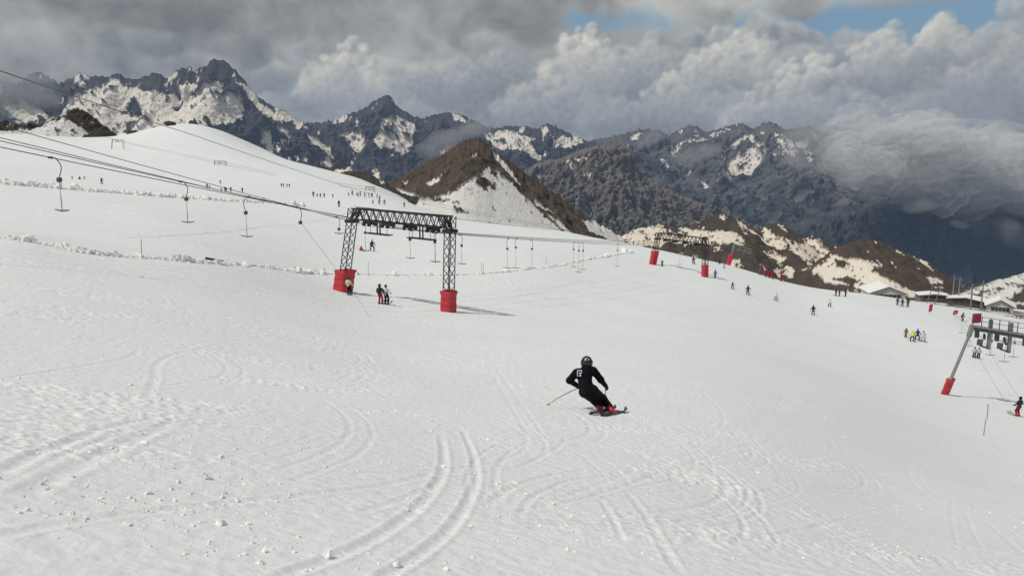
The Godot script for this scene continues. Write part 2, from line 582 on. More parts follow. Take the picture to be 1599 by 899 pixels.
# ---------------------------------------------------------------- ridges and hills
# A ridge stands on its crest line (photograph column, row[, metres ahead]); its front face falls `run` metres towards the viewer to height `foot`.
func ridge(called: String, label: String, crest: Array, D: float, run: float, foot_y: float, cols: int, rows: int, o: Dictionary) -> MeshInstance3D:
	var rib := noise(o.get("seed", 1), o.get("rib", 0.004), 4, FastNoiseLite.TYPE_SIMPLEX_SMOOTH, FastNoiseLite.FRACTAL_RIDGED)
	rib.fractal_gain = 0.42
	var fbm := noise(o.get("seed", 1) + 50, o.get("rib", 0.004) * 2.2, 5)
	var edge := noise(o.get("seed", 1) + 90, o.get("rib", 0.004) * 5.0, 4)
	var amp: float = o.get("amp", 90.0)
	var prof: float = o.get("prof", 0.8)
	var jag: float = o.get("jag", 8.0)
	var lean: float = o.get("lean", 0.0)                # the face slants this far sideways per metre down the run
	var px0: float = crest[0][0]
	var px1: float = crest[-1][0]
	var cpos := PackedVector3Array()
	var seg := 0
	for i in cols:
		var px := lerpf(px0, px1, float(i) / (cols - 1))
		while seg < crest.size() - 2 and px > crest[seg + 1][0]: seg += 1
		var a = crest[seg]
		var b = crest[seg + 1]
		var t := clampf((px - a[0]) / (b[0] - a[0]), 0.0, 1.0)
		var da: float = a[2] if a.size() > 2 else D
		var db: float = b[2] if b.size() > 2 else D
		var p := at(px, lerpf(a[1], b[1], t), lerpf(da, db, t))
		cpos.append(p)
	var back := 7
	var nv := back + rows + 1
	var verts := PackedVector3Array()
	verts.resize(cols * nv)
	var x0 := cpos[0].x
	# snow and bare patches: outlines read from the photograph, laid on the face as (metres along, share of the way down)
	var snow := patch_list(o.get("snow", []), cpos, run, foot_y, prof, lean)
	var bare := patch_list(o.get("bare", []), cpos, run, foot_y, prof, lean)
	var colr := PackedColorArray()
	colr.resize(cols * nv)
	var ra: Color = o.get("rock", Color(0.11, 0.105, 0.10))
	var rb: Color = o.get("rock2", Color(0.075, 0.075, 0.08))
	var sc: Color = o.get("snow_color", Color(0.94, 0.87, 0.76))
	var veg: Color = o.get("veg", ra)
	var veg_from: float = o.get("veg_from", 2.0)
	var thr: float = o.get("streaks", 9.0)
	var till: float = o.get("streaks_till", 1.0)
	var rocks: float = o.get("rocks", 0.42)
	var wob: float = o.get("wobble", 0.012)
	var even: float = o.get("even", 0.2)                 # how much of the rock's relief shows through the snow
	var drape: float = o.get("drape", 0.45)
	var wide: float = cpos[-1].x - x0
	var n1 := noise(o.get("seed", 1) + 130, o.get("rib", 0.004) * 3.0, 4)
	var n2 := noise(o.get("seed", 1) + 140, o.get("rib", 0.004) * 11.0, 3)
	for j in nv:
		var v := float(j - back) / rows
		var k := smoothstep(0.0, 0.08, absf(v))
		for i in cols:
			var at_ := j * cols + i
			var c := cpos[i]
			var p: Vector3
			if v < 0.0:
				var q := -v * rows / back
				p = Vector3(c.x, c.y - (c.y - foot_y) * 0.8 * q, c.z - run * 0.5 * q)
			else:
				p = Vector3(c.x + lean * v * run, c.y + (foot_y - c.y) * pow(v, prof), c.z + run * v)
			p.y += edge.get_noise_1d(c.x * 2.6) * jag * 1.6 * (1.0 - smoothstep(0.0, 0.14, absf(v)))
			var q := n1.get_noise_3dv(p)
			var z := n2.get_noise_3dv(p)
			var r1 := rib.get_noise_3d(p.x, p.y * 0.4, p.z * 0.4)
			var col := ra.lerp(rb, clampf(0.5 + 0.9 * q + 0.5 * z, 0.0, 1.0))
			if v > veg_from - 0.3: col = col.lerp(veg, smoothstep(-0.15, 0.15, v - veg_from + 0.35 * q))
			var s := 0.0
			if v >= 0.0:
				var u := (p.x - lean * v * run - x0) + (q * 0.7 + z * 0.5) * wob * wide
				var w := v + (q * 0.6 + z * 0.7) * wob * 2.2
				if inside(snow, Vector2(u, w)):
					s = 1.0
					if inside(bare, Vector2(u, w)) or z + 0.4 * q > rocks: s = 0.0
				elif v < till and n1.get_noise_3d(p.x * 1.4 + 77.0, p.y * 0.5, p.z * 0.5) + 0.35 * z - 0.25 * r1 > thr: s = 1.0
			if s > 0.0: col = sc * (1.0 + 0.05 * z)
			colr[at_] = col
			if k > 0.0:
				var n := r1 * (drape if s > 0.0 else 0.8) + 0.35 * fbm.get_noise_3dv(p) * (minf(1.0, drape * 2.2) if s > 0.0 else 1.0) + (0.5 * fbm.get_noise_3dv(p * 2.0) + 0.22 * edge.get_noise_3dv(p)) * (even if s > 0.0 else 1.0)
				p += Vector3(0, 0.62, 0.78 if v > 0.0 else -0.5) * n * amp * k
			verts[at_] = p
	var m := top(called, sheet(verts, colr, cols, nv), o.get("mat", M.rock))
	tag(m, label, "", "", "structure")
	return m

func patch_list(list: Array, cpos: PackedVector3Array, run: float, foot_y: float, prof: float, lean: float) -> Array:
	var out := []
	for poly in list:
		var pts := PackedVector2Array()
		var lo := Vector2(1e9, 1e9)
		var hi := -lo
		for p in poly:
			var r := ray(p[0], p[1])
			var found := Vector2(0, 1.0)
			for k in 101:
				var v := k / 100.0
				var d := -cpos[cpos.size() / 2].z - run * v
				var x := r.x * d - lean * v * run
				var f := (x - cpos[0].x) / (cpos[-1].x - cpos[0].x) * (cpos.size() - 1)
				# columns are even in the picture, near enough even in x
				var i := clampi(int(f), 0, cpos.size() - 2)
				while i > 0 and cpos[i].x > x: i -= 1
				while i < cpos.size() - 2 and cpos[i + 1].x < x: i += 1
				var c := cpos[i].lerp(cpos[i + 1], clampf((x - cpos[i].x) / (cpos[i + 1].x - cpos[i].x), 0.0, 1.0))
				d = -c.z - run * v
				var y := c.y + (foot_y - c.y) * pow(v, prof)
				if EYE.y + r.y * d > y or k == 100:
					found = Vector2(r.x * d - lean * v * run - cpos[0].x, v)
					break
			if found.y == 0.0: found.y = -0.02
			pts.append(found)
			lo = lo.min(found)
			hi = hi.max(found)
		out.append([Rect2(lo, hi - lo), pts])
	return out

func inside(list: Array, p: Vector2) -> bool:
	for e in list:
		if e[0].has_point(p) and Geometry2D.is_point_in_polygon(p, e[1]): return true
	return false

func build_ridges() -> void:
	ridge("mountain_ridge", "high snow-streaked rocky peak with a pointed dark summit and broad glacier", [[-120, 150], [-60, 140], [-20, 125], [30, 128], [45, 116], [60, 112], [72, 118], [90, 130], [110, 122], [122, 115], [135, 117], [160, 120], [172, 117], [185, 115], [205, 125], [220, 119], [245, 114], [262, 121], [276, 110], [290, 105], [303, 107], [320, 104], [328, 96], [336, 92], [346, 93], [352, 96], [366, 108], [382, 126], [400, 148], [420, 163], [445, 175], [465, 187], [490, 198], [510, 212], [530, 224], [560, 242], [600, 262], [660, 290], [720, 310]], 5200, 1500, -560, 640, 250,
		{"seed": 11, "rib": 0.0021, "amp": 130.0, "jag": 12.0, "prof": 0.72, "wobble": 0.010, "streaks": 0.34, "streaks_till": 0.75, "rocks": 0.50, "snow": [
			[[60, 190], [100, 170], [128, 150], [150, 135], [172, 124], [218, 126], [216, 140], [262, 138], [250, 150], [280, 132], [310, 122], [296, 142], [318, 148], [330, 138], [352, 130], [340, 152], [348, 160], [376, 152], [384, 172], [372, 186], [345, 196], [320, 206], [290, 205], [260, 195], [230, 215], [185, 215], [130, 185], [100, 195]],
			[[358, 109], [372, 116], [392, 138], [404, 154], [430, 168], [455, 180], [480, 196], [470, 200], [440, 188], [415, 178], [398, 164], [380, 138]],
			[[262, 112], [278, 116], [272, 126], [258, 124]], [[288, 106], [312, 104], [306, 112], [290, 113]], [[112, 118], [134, 130], [128, 134], [114, 124]],
			[[0, 170], [30, 168], [70, 172], [72, 182], [40, 190], [0, 184]], [[-60, 160], [0, 172], [0, 188], [-60, 190]],
			[[480, 215], [515, 232], [520, 245], [490, 236]], [[436, 196], [455, 206], [450, 214], [432, 204]], [[415, 215], [425, 213], [428, 240], [418, 240]], [[440, 218], [452, 222], [446, 228], [438, 226]]],
		"bare": [[[188, 176], [205, 160], [212, 152], [220, 170], [216, 176], [190, 178]], [[218, 128], [248, 120], [262, 135], [240, 142], [218, 142]], [[262, 138], [280, 132], [278, 145], [258, 150]], [[262, 158], [285, 150], [272, 164]], [[200, 190], [228, 182], [206, 210], [190, 205]], [[340, 100], [352, 108], [352, 130], [330, 138], [300, 148], [316, 118]]]})
	ridge("mountain_ridge", "steep dark triangular peak with a snowfield below its summit", [[400, 235], [440, 214], [480, 192], [505, 191], [530, 184], [545, 177], [565, 171], [580, 160], [590, 154], [597, 149], [604, 147], [611, 152], [620, 166], [640, 179], [655, 184], [668, 182], [680, 179], [700, 175], [716, 177], [735, 186], [760, 197], [775, 200], [790, 197], [812, 197], [840, 201], [853, 192], [866, 196], [890, 208], [912, 218], [940, 226], [1000, 240], [1040, 250]], 6600, 1700, -620, 580, 200,
		{"seed": 23, "rib": 0.0021, "amp": 130.0, "jag": 12.0, "prof": 0.75, "wobble": 0.012, "streaks": 0.42, "rocks": 0.38, "snow": [
			[[596, 188], [622, 184], [640, 194], [648, 192], [650, 215], [640, 236], [630, 248], [610, 232], [588, 238], [585, 222], [594, 208]],
			[[525, 220], [555, 210], [572, 202], [566, 216], [576, 224], [560, 236], [545, 228]], [[523, 184], [545, 178], [540, 188], [528, 190]], [[702, 175], [726, 182], [728, 192], [710, 186]],
			[[758, 212], [775, 204], [800, 204], [835, 214], [828, 224], [846, 246], [820, 246], [790, 238], [765, 226]], [[872, 208], [890, 212], [900, 224], [884, 240], [868, 232]], [[892, 207], [912, 220], [908, 224], [894, 214]]],
		"bare": [[[600, 204], [616, 202], [614, 214], [602, 212]], [[806, 205], [838, 206], [830, 212], [812, 211]]]})
	ridge("mountain_ridge", "far snow-patched massif rising above the cloudy valley", [[880, 236], [925, 219], [960, 212], [985, 206], [1000, 201], [1030, 203], [1045, 212], [1060, 202], [1075, 196], [1090, 198], [1100, 205], [1118, 203], [1130, 199], [1152, 193], [1166, 194], [1176, 201], [1190, 193], [1205, 190], [1216, 196], [1228, 202], [1245, 200], [1262, 196], [1278, 203], [1300, 214], [1340, 226], [1400, 236], [1500, 240], [1650, 232], [1780, 226]], 7200, 2900, -1020, 600, 270,
		{"seed": 37, "rib": 0.0019, "amp": 150.0, "jag": 12.0, "prof": 0.82, "wobble": 0.010, "streaks": 0.46, "streaks_till": 0.35, "rocks": 0.28, "rock": Color(0.19, 0.175, 0.16), "rock2": Color(0.10, 0.10, 0.10), "veg": Color(0.05, 0.062, 0.05), "veg_from": 0.42, "snow": [
			[[1105, 206], [1150, 194], [1132, 204], [1112, 210]], [[1140, 224], [1170, 214], [1180, 206], [1172, 226], [1196, 226], [1208, 208], [1222, 216], [1260, 212], [1264, 222], [1230, 236], [1200, 250], [1170, 270], [1140, 276], [1128, 286], [1110, 292], [1124, 270], [1138, 250], [1150, 240]],
			[[1050, 232], [1080, 216], [1120, 210], [1098, 222], [1060, 240], [1040, 256], [1030, 262]], [[1086, 278], [1104, 290], [1100, 294]], [[1120, 250], [1128, 246], [1124, 262]], [[1142, 304], [1152, 302], [1146, 308]], [[985, 212], [1005, 205], [1000, 216], [988, 220]]],
		"bare": [[[1176, 208], [1205, 206], [1220, 222], [1196, 226], [1176, 220]], [[1150, 226], [1172, 230], [1160, 244], [1146, 238]], [[1190, 226], [1212, 228], [1200, 240], [1186, 238]], [[1148, 256], [1168, 252], [1152, 266]]]})
	ridge("mountain_spur", "grey-brown rocky spur with few snow streaks falling into the valley", [[760, 300], [820, 266], [850, 250], [880, 246], [905, 233], [935, 226], [957, 221], [970, 226], [980, 236], [990, 254], [1003, 268], [1020, 284], [1050, 300], [1100, 318], [1150, 340], [1200, 365], [1260, 400], [1330, 430]], 4300, 1200, -560, 420, 190,
		{"seed": 41, "rib": 0.006, "amp": 85.0, "jag": 9.0, "prof": 0.9, "wobble": 0.012, "rock": Color(0.26, 0.22, 0.18), "rock2": Color(0.14, 0.125, 0.11), "veg": Color(0.13, 0.125, 0.10), "veg_from": 0.55, "rocks": 0.5, "snow": [
			[[888, 262], [905, 258], [898, 268], [889, 270]], [[912, 276], [930, 267], [920, 280]], [[884, 252], [891, 246], [888, 254]], [[898, 248], [920, 248], [916, 252], [900, 250]], [[993, 270], [999, 282], [996, 284]], [[838, 278], [848, 265], [842, 277]]]})
	ridge("mountain_spur", "dark bluish wooded valley wall below the cloud", [[1120, 400], [1180, 372], [1230, 352], [1290, 330], [1340, 318], [1400, 310], [1480, 300], [1560, 296], [1650, 285], [1780, 280]], 5200, 1500, -1180, 300, 130,
		{"seed": 53, "rib": 0.0055, "amp": 110.0, "jag": 10.0, "prof": 0.95, "rock": Color(0.13, 0.12, 0.11), "rock2": Color(0.05, 0.06, 0.06), "veg": Color(0.045, 0.058, 0.05), "veg_from": 0.25, "streaks": 9.0})
	# nearer hills
	ridge("hill", "brown scree pyramid hill with a snowfield on its near flank", [[520, 330], [560, 310], [600, 291], [618, 280], [640, 268], [660, 258], [690, 241], [710, 228], [724, 219], [738, 216], [752, 218], [765, 227], [775, 237], [800, 254], [830, 276], [860, 297], [900, 327], [940, 352], [975, 373], [1010, 392]], 900, 440, -125, 330, 170,
		{"seed": 61, "drape": 0.06, "rib": 0.022, "amp": 8.0, "jag": 2.2, "prof": 0.86, "wobble": 0.010, "mat": M.scree, "rock": Color(0.135, 0.105, 0.078), "rock2": Color(0.082, 0.066, 0.053), "snow_color": Color(0.80, 0.79, 0.76), "rocks": 0.62, "snow": [
			[[560, 330], [618, 296], [648, 304], [660, 310], [690, 306], [712, 296], [734, 280], [750, 276], [755, 266], [765, 261], [777, 265], [782, 275], [794, 281], [807, 292], [818, 308], [833, 322], [850, 338], [880, 361], [896, 369], [920, 400], [700, 420], [500, 400]],
			[[664, 286], [698, 269], [694, 276], [672, 290]], [[768, 232], [776, 240], [790, 258], [812, 284], [808, 285], [786, 264], [772, 244]], [[827, 309], [846, 320], [868, 333], [862, 333], [836, 321]], [[850, 333], [872, 346], [893, 366], [884, 362], [864, 346]],
			[[906, 343], [920, 346], [932, 340], [952, 354], [975, 371], [1000, 390], [960, 390], [944, 370], [920, 360]], [[736, 243], [746, 241], [738, 247]], [[626, 286], [640, 281], [632, 288]]],
		"bare": [[[741, 285], [758, 276], [766, 283], [775, 288], [772, 294], [764, 290], [758, 296], [748, 289]], [[650, 303], [665, 308], [704, 309], [690, 312], [656, 310]], [[624, 314], [642, 312], [648, 321], [630, 320]], [[704, 314], [718, 315], [716, 318], [706, 317]], [[708, 325], [716, 325], [732, 333], [714, 331]], [[766, 268], [778, 266], [774, 276]]]})
	ridge("hill", "low brown and snow-patched hills below the piste", [[900, 420], [940, 392], [975, 366], [1000, 355], [1030, 351], [1060, 356], [1080, 350], [1100, 343], [1115, 336], [1130, 335], [1145, 339], [1165, 352], [1185, 359], [1205, 350], [1222, 351], [1245, 364], [1258, 372], [1272, 367], [1300, 384], [1330, 394], [1380, 412], [1450, 440], [1520, 470]], 900, 350, -190, 330, 170,
		{"seed": 71, "drape": 0.3, "rib": 0.012, "amp": 9.0, "jag": 1.6, "prof": 0.9, "wobble": 0.016, "mat": M.scree, "rock": Color(0.125, 0.10, 0.078), "rock2": Color(0.075, 0.067, 0.06), "snow_color": Color(0.90, 0.80, 0.68), "streaks": 0.20, "rocks": 0.36, "snow": [
			[[965, 372], [1000, 355], [1030, 352], [1036, 362], [1060, 368], [1080, 364], [1112, 361], [1150, 363], [1164, 378], [1146, 384], [1124, 374], [1100, 380], [1060, 384], [1000, 390]],
			[[1055, 353], [1082, 357], [1110, 361], [1100, 368], [1070, 364]], [[1080, 347], [1106, 345], [1100, 349]],
			[[1163, 352], [1180, 364], [1200, 374], [1226, 371], [1246, 382], [1262, 369], [1272, 368], [1274, 380], [1292, 392], [1332, 408], [1372, 414], [1350, 428], [1312, 426], [1272, 420], [1240, 396], [1206, 386], [1178, 370]],
			[[1190, 404], [1210, 396], [1228, 404], [1206, 400]], [[1124, 414], [1160, 402], [1150, 412], [1130, 420]], [[1250, 420], [1300, 424], [1340, 440], [1280, 440]]],
		"bare": [[[1130, 378], [1142, 374], [1156, 384], [1146, 386]], [[1096, 346], [1120, 336], [1160, 354], [1150, 362], [1110, 360]]]})
	ridge("hill", "rounded bare brown hill behind the station", [[1170, 482], [1250, 430], [1290, 398], [1318, 381], [1340, 373], [1360, 374], [1380, 379], [1405, 389], [1430, 400], [1455, 412], [1470, 424], [1485, 440], [1500, 454], [1530, 474], [1560, 490]], 760, 250, -178, 220, 120,
		{"seed": 83, "rib": 0.014, "amp": 6.0, "jag": 1.5, "prof": 0.95, "wobble": 0.02, "mat": M.scree, "rock": Color(0.125, 0.097, 0.075), "rock2": Color(0.085, 0.07, 0.06), "snow_color": Color(0.90, 0.83, 0.72), "streaks": 0.52, "rocks": 0.5, "snow": [
			[[1270, 420], [1300, 398], [1320, 405], [1340, 406], [1372, 412], [1360, 424], [1390, 440], [1440, 460], [1400, 462], [1340, 448], [1290, 440]], [[1446, 432], [1470, 438], [1470, 446], [1452, 442]], [[1428, 402], [1444, 406], [1460, 424], [1450, 418]], [[1402, 392], [1411, 394], [1405, 396]], [[1398, 412], [1404, 413], [1400, 416]]],
		"bare": [[[1300, 402], [1330, 412], [1316, 418]], [[1320, 428], [1350, 440], [1330, 446], [1306, 436]]]})
	ridge("hill", "snowy bank with brown earth bands beside the station", [[1420, 505], [1480, 478], [1500, 462], [1530, 449], [1560, 438], [1599, 427], [1660, 412], [1760, 395]], 560, 200, -132, 160, 80,
		{"seed": 91, "rib": 0.02, "amp": 7.0, "jag": 1.0, "prof": 0.9, "wobble": 0.02, "mat": M.scree, "rock": Color(0.12, 0.095, 0.075), "rock2": Color(0.08, 0.066, 0.055), "snow_color": Color(0.80, 0.78, 0.74), "rocks": 0.42, "snow": [
			[[1400, 520], [1480, 474], [1530, 447], [1599, 424], [1760, 392], [1760, 540], [1400, 540]]],
		"bare": [[[1500, 466], [1540, 452], [1588, 440], [1560, 450], [1520, 466]], [[1570, 464], [1599, 456], [1640, 452], [1640, 470], [1580, 470]], [[1578, 474], [1640, 470], [1640, 492], [1584, 490]], [[1586, 448], [1640, 438], [1640, 446], [1600, 452]]]})
	ridge("hill", "dark scree shoulder along the crest of the snowfield", [[400, 262], [430, 250], [455, 254], [480, 258], [505, 260], [540, 263], [570, 271], [600, 284], [618, 296], [630, 306], [650, 320]], 640, 60, -36, 160, 50,
		{"seed": 97, "rib": 0.03, "amp": 3.0, "jag": 1.2, "prof": 1.0, "mat": M.scree, "rock": Color(0.12, 0.10, 0.08), "rock2": Color(0.07, 0.062, 0.055), "snow": [[[520, 266], [546, 262], [552, 268], [530, 270]], [[590, 276], [602, 284], [596, 288]]], "rocks": 0.6})
	ridge("hill", "dark brown rocky knoll on the snow crest", [[-40, 196], [-10, 192], [8, 189], [20, 194], [36, 197], [46, 192], [58, 198], [70, 191], [90, 184], [105, 178], [112, 171], [120, 169], [130, 173], [142, 181], [155, 192], [170, 203], [184, 214], [196, 222], [210, 230]], 720, 110, -6, 260, 90,
		{"seed": 101, "rib": 0.03, "amp": 5.0, "jag": 2.0, "prof": 0.8, "mat": M.scree, "rock": Color(0.095, 0.075, 0.058), "rock2": Color(0.05, 0.044, 0.04), "snow_color": Color(0.80, 0.79, 0.77), "wobble": 0.016, "rocks": 0.5, "streaks": 0.5, "snow": [
			[[40, 202], [64, 198], [80, 190], [104, 188], [124, 198], [140, 212], [100, 222], [-40, 222], [-40, 206]]],
		"bare": [[[84, 198], [94, 204], [92, 210], [84, 202]], [[110, 200], [120, 206], [118, 212], [110, 206]]]})

# ---------------------------------------------------------------- drifting cloud in front of the ridges
var cores := []

func cloud_core(seed_: int) -> ArrayMesh:
	var n := noise(seed_, 1.5, 4, FastNoiseLite.TYPE_CELLULAR)
	n.cellular_return_type = FastNoiseLite.RETURN_DISTANCE
	var fuzz := noise(seed_ + 9, 4.0, 3)
	var verts := PackedVector3Array()
	for j in 40:
		for i in 64:
			var a := TAU * i / 64.0
			var e := PI * (j / 39.0 - 0.5) * 0.999
			var p := Vector3(cos(a) * cos(e), sin(e), sin(a) * cos(e))
			verts.append(p * (0.72 - 0.62 * n.get_noise_3dv(p) + 0.10 * fuzz.get_noise_3dv(p)))
	return sheet(verts, PackedColorArray(), 64, 40, true)

func cloud_bank(label: String, puffs: Array, density: float, seed_: int, group := "") -> void:
	var c := at(puffs[0][0], puffs[0][1], puffs[0][2])
	var root := thing("cloud", label, "cloud", c, group)
	var fm := FogMaterial.new()
	fm.density = density
	fm.albedo = Color(0.99, 0.99, 0.99)
	var rng := RandomNumberGenerator.new()
	rng.seed = seed_
	if cores.is_empty():
		for k in 7: cores.append(cloud_core(300 + k))
	for p in puffs:
		var d: float = p[2]
		var rx: float = p[3] / F * d
		var ry: float = p[4] / F * d
		var turn := Vector3(rng.randf_range(-0.25, 0.25), rng.randf_range(0, TAU), rng.randf_range(-0.35, 0.35))
		for shell in ([] if p.size() > 5 else [1.0, 0.72]):
			var v := FogVolume.new()
			v.name = "cloud_puff"
			v.shape = RenderingServer.FOG_VOLUME_SHAPE_ELLIPSOID
			v.size = Vector3(rx * 2.0, ry * 2.0, rx * 1.5) * shell
			v.material = fm
			root.add_child(v, true)
			v.position = at(p[0], p[1], d) - c + Vector3(rng.randf_range(-0.1, 0.1) * rx, rng.randf_range(-0.1, 0.1) * ry, 0) * (1.0 - shell) * 3.0
			v.rotation = turn
		if not p.size() > 5: continue
		# a billow of thin veils, one inside the other, that thicken towards its heart
		for shell in [1.0, 0.68]:
			var o := part("billow", cores[rng.randi() % cores.size()], M.cloud, root)
			o.position = at(p[0], p[1], d) - c
			o.transform.basis = Basis.from_euler(turn + Vector3(0, shell * 9.0, 0)) * Basis.from_scale(Vector3(rx, ry, rx * 0.75) * p[5] * shell)

func build_clouds() -> void:
	var rng := RandomNumberGenerator.new()
	rng.seed = 5
	var puffs := [[1450, 255, 4700, 120, 46]]
	for k in 120:                                         # the body of the bank
		var px := rng.randf_range(1310, 1720)
		puffs.append([px, rng.randf_range(190, 275) + (px - 1300) * 0.13, rng.randf_range(4300, 5000), rng.randf_range(20, 52), rng.randf_range(14, 34), 1.25])
	for k in 60:                                         # its ragged lower edge
		var px := rng.randf_range(1236, 1680)
		puffs.append([px, 232 + (px - 1236) * 0.38 + rng.randf_range(-40, 20), rng.randf_range(4200, 4700), rng.randf_range(10, 34), rng.randf_range(8, 22)])
	for k in 14:
		puffs.append([rng.randf_range(1225, 1300), rng.randf_range(195, 262), rng.randf_range(4600, 5200), rng.randf_range(14, 30), rng.randf_range(10, 22)])
	cloud_bank("great grey cloud bank filling the valley beside the snow-patched massif", puffs, 0.0014, 8)
	cloud_bank("thin grey cloud drifting between the triangular peak and the brown pyramid hill", [[690, 222, 5200, 34, 20], [720, 210, 5200, 34, 16], [745, 200, 5300, 30, 14], [668, 236, 5100, 22, 14], [704, 236, 5100, 24, 12], [762, 194, 5300, 22, 9]], 0.0016, 9)
	cloud_bank("small veil of cloud before the snow-patched massif", [[1085, 240, 5600, 34, 17], [1060, 250, 5600, 26, 12], [1110, 232, 5600, 22, 12], [1020, 212, 5900, 22, 12], [1008, 222, 5900, 24, 9], [1030, 285, 3600, 16, 14]], 0.0013, 10)
	cloud_bank("dark mist wrapped round the jagged shoulder of the high peak", [[10, 140, 4200, 60, 34], [60, 150, 4200, 40, 18], [-40, 130, 4200, 70, 40], [45, 118, 4300, 50, 14], [95, 118, 4300, 36, 10], [-10, 170, 4200, 50, 16], [70, 160, 4200, 26, 14]], 0.0014, 11)

# ---------------------------------------------------------------- bars, tubes and bodies
var unit_box := BoxMesh.new()
var unit_rod := CylinderMesh.new()

func bar_xf(a: Vector3, b: Vector3, w: float, h: float, side := Vector3.UP) -> Transform3D:   # a unit box or rod laid from a to b
	var y := b - a
	var l := y.length()
	y /= l
	var x := y.cross(side)
	if x.length() < 0.01: x = y.cross(Vector3.RIGHT)
	x = x.normalized()
	var z := x.cross(y)
	return Transform3D(Basis(x * w, y * l, z * h), (a + b) / 2.0)

func bar(called: String, a: Vector3, b: Vector3, w: float, m: Material, parent: Node, h := 0.0, round_ := false) -> MeshInstance3D:
	var o := part(called, unit_rod if round_ else unit_box, m, parent)
	o.transform = bar_xf(a, b, w, h if h > 0.0 else w)
	return o

func bars(list: Array, round_ := false) -> ArrayMesh:     # [[a, b, width(, height)], ...] joined into one mesh
	var st := SurfaceTool.new()
	st.begin(Mesh.PRIMITIVE_TRIANGLES)
	for e in list:
		st.append_from(unit_rod if round_ else unit_box, 0, bar_xf(e[0], e[1], e[2], e[3] if e.size() > 3 else e[2]))
	return st.commit()

func tube(pts: Array, radii: Array, seg := 8, closed_ends := true) -> ArrayMesh:
	var rings := pts.size()
	var verts := PackedVector3Array()
	var up := Vector3(0.13, 0.98, 0.11)
	for k in rings:
		var dir: Vector3 = (pts[mini(k + 1, rings - 1)] - pts[maxi(k - 1, 0)]).normalized()
		var x := dir.cross(up)
		if x.length() < 0.05: x = dir.cross(Vector3(1, 0, 0.2))
		x = x.normalized()
		var y := x.cross(dir)
		var r: float = radii[mini(k, radii.size() - 1)]
		for i in seg:
			var a := TAU * i / seg
			verts.append(pts[k] + (x * cos(a) + y * sin(a)) * r)
	var m := sheet(verts, PackedColorArray(), seg, rings, true)
	return m

func prism(base: PackedVector2Array, depth: float, xf := Transform3D.IDENTITY) -> ArrayMesh:   # a flat outline with thickness along z
	var st := SurfaceTool.new()
	st.begin(Mesh.PRIMITIVE_TRIANGLES)
	st.set_smooth_group(-1)
	var tri := Geometry2D.triangulate_polygon(base)
	for k in range(0, tri.size(), 3):
		for q in [0, 1, 2]: st.add_vertex(xf * Vector3(base[tri[k + q]].x, base[tri[k + q]].y, depth / 2.0))
		for q in [2, 1, 0]: st.add_vertex(xf * Vector3(base[tri[k + q]].x, base[tri[k + q]].y, -depth / 2.0))
	for k in base.size():
		var a := base[k]
		var b := base[(k + 1) % base.size()]
		var c := [Vector3(a.x, a.y, -depth / 2), Vector3(b.x, b.y, -depth / 2), Vector3(b.x, b.y, depth / 2), Vector3(a.x, a.y, depth / 2)]
		for q in [0, 1, 2, 0, 2, 3]: st.add_vertex(xf * c[q])
	st.generate_normals()
	return st.commit()

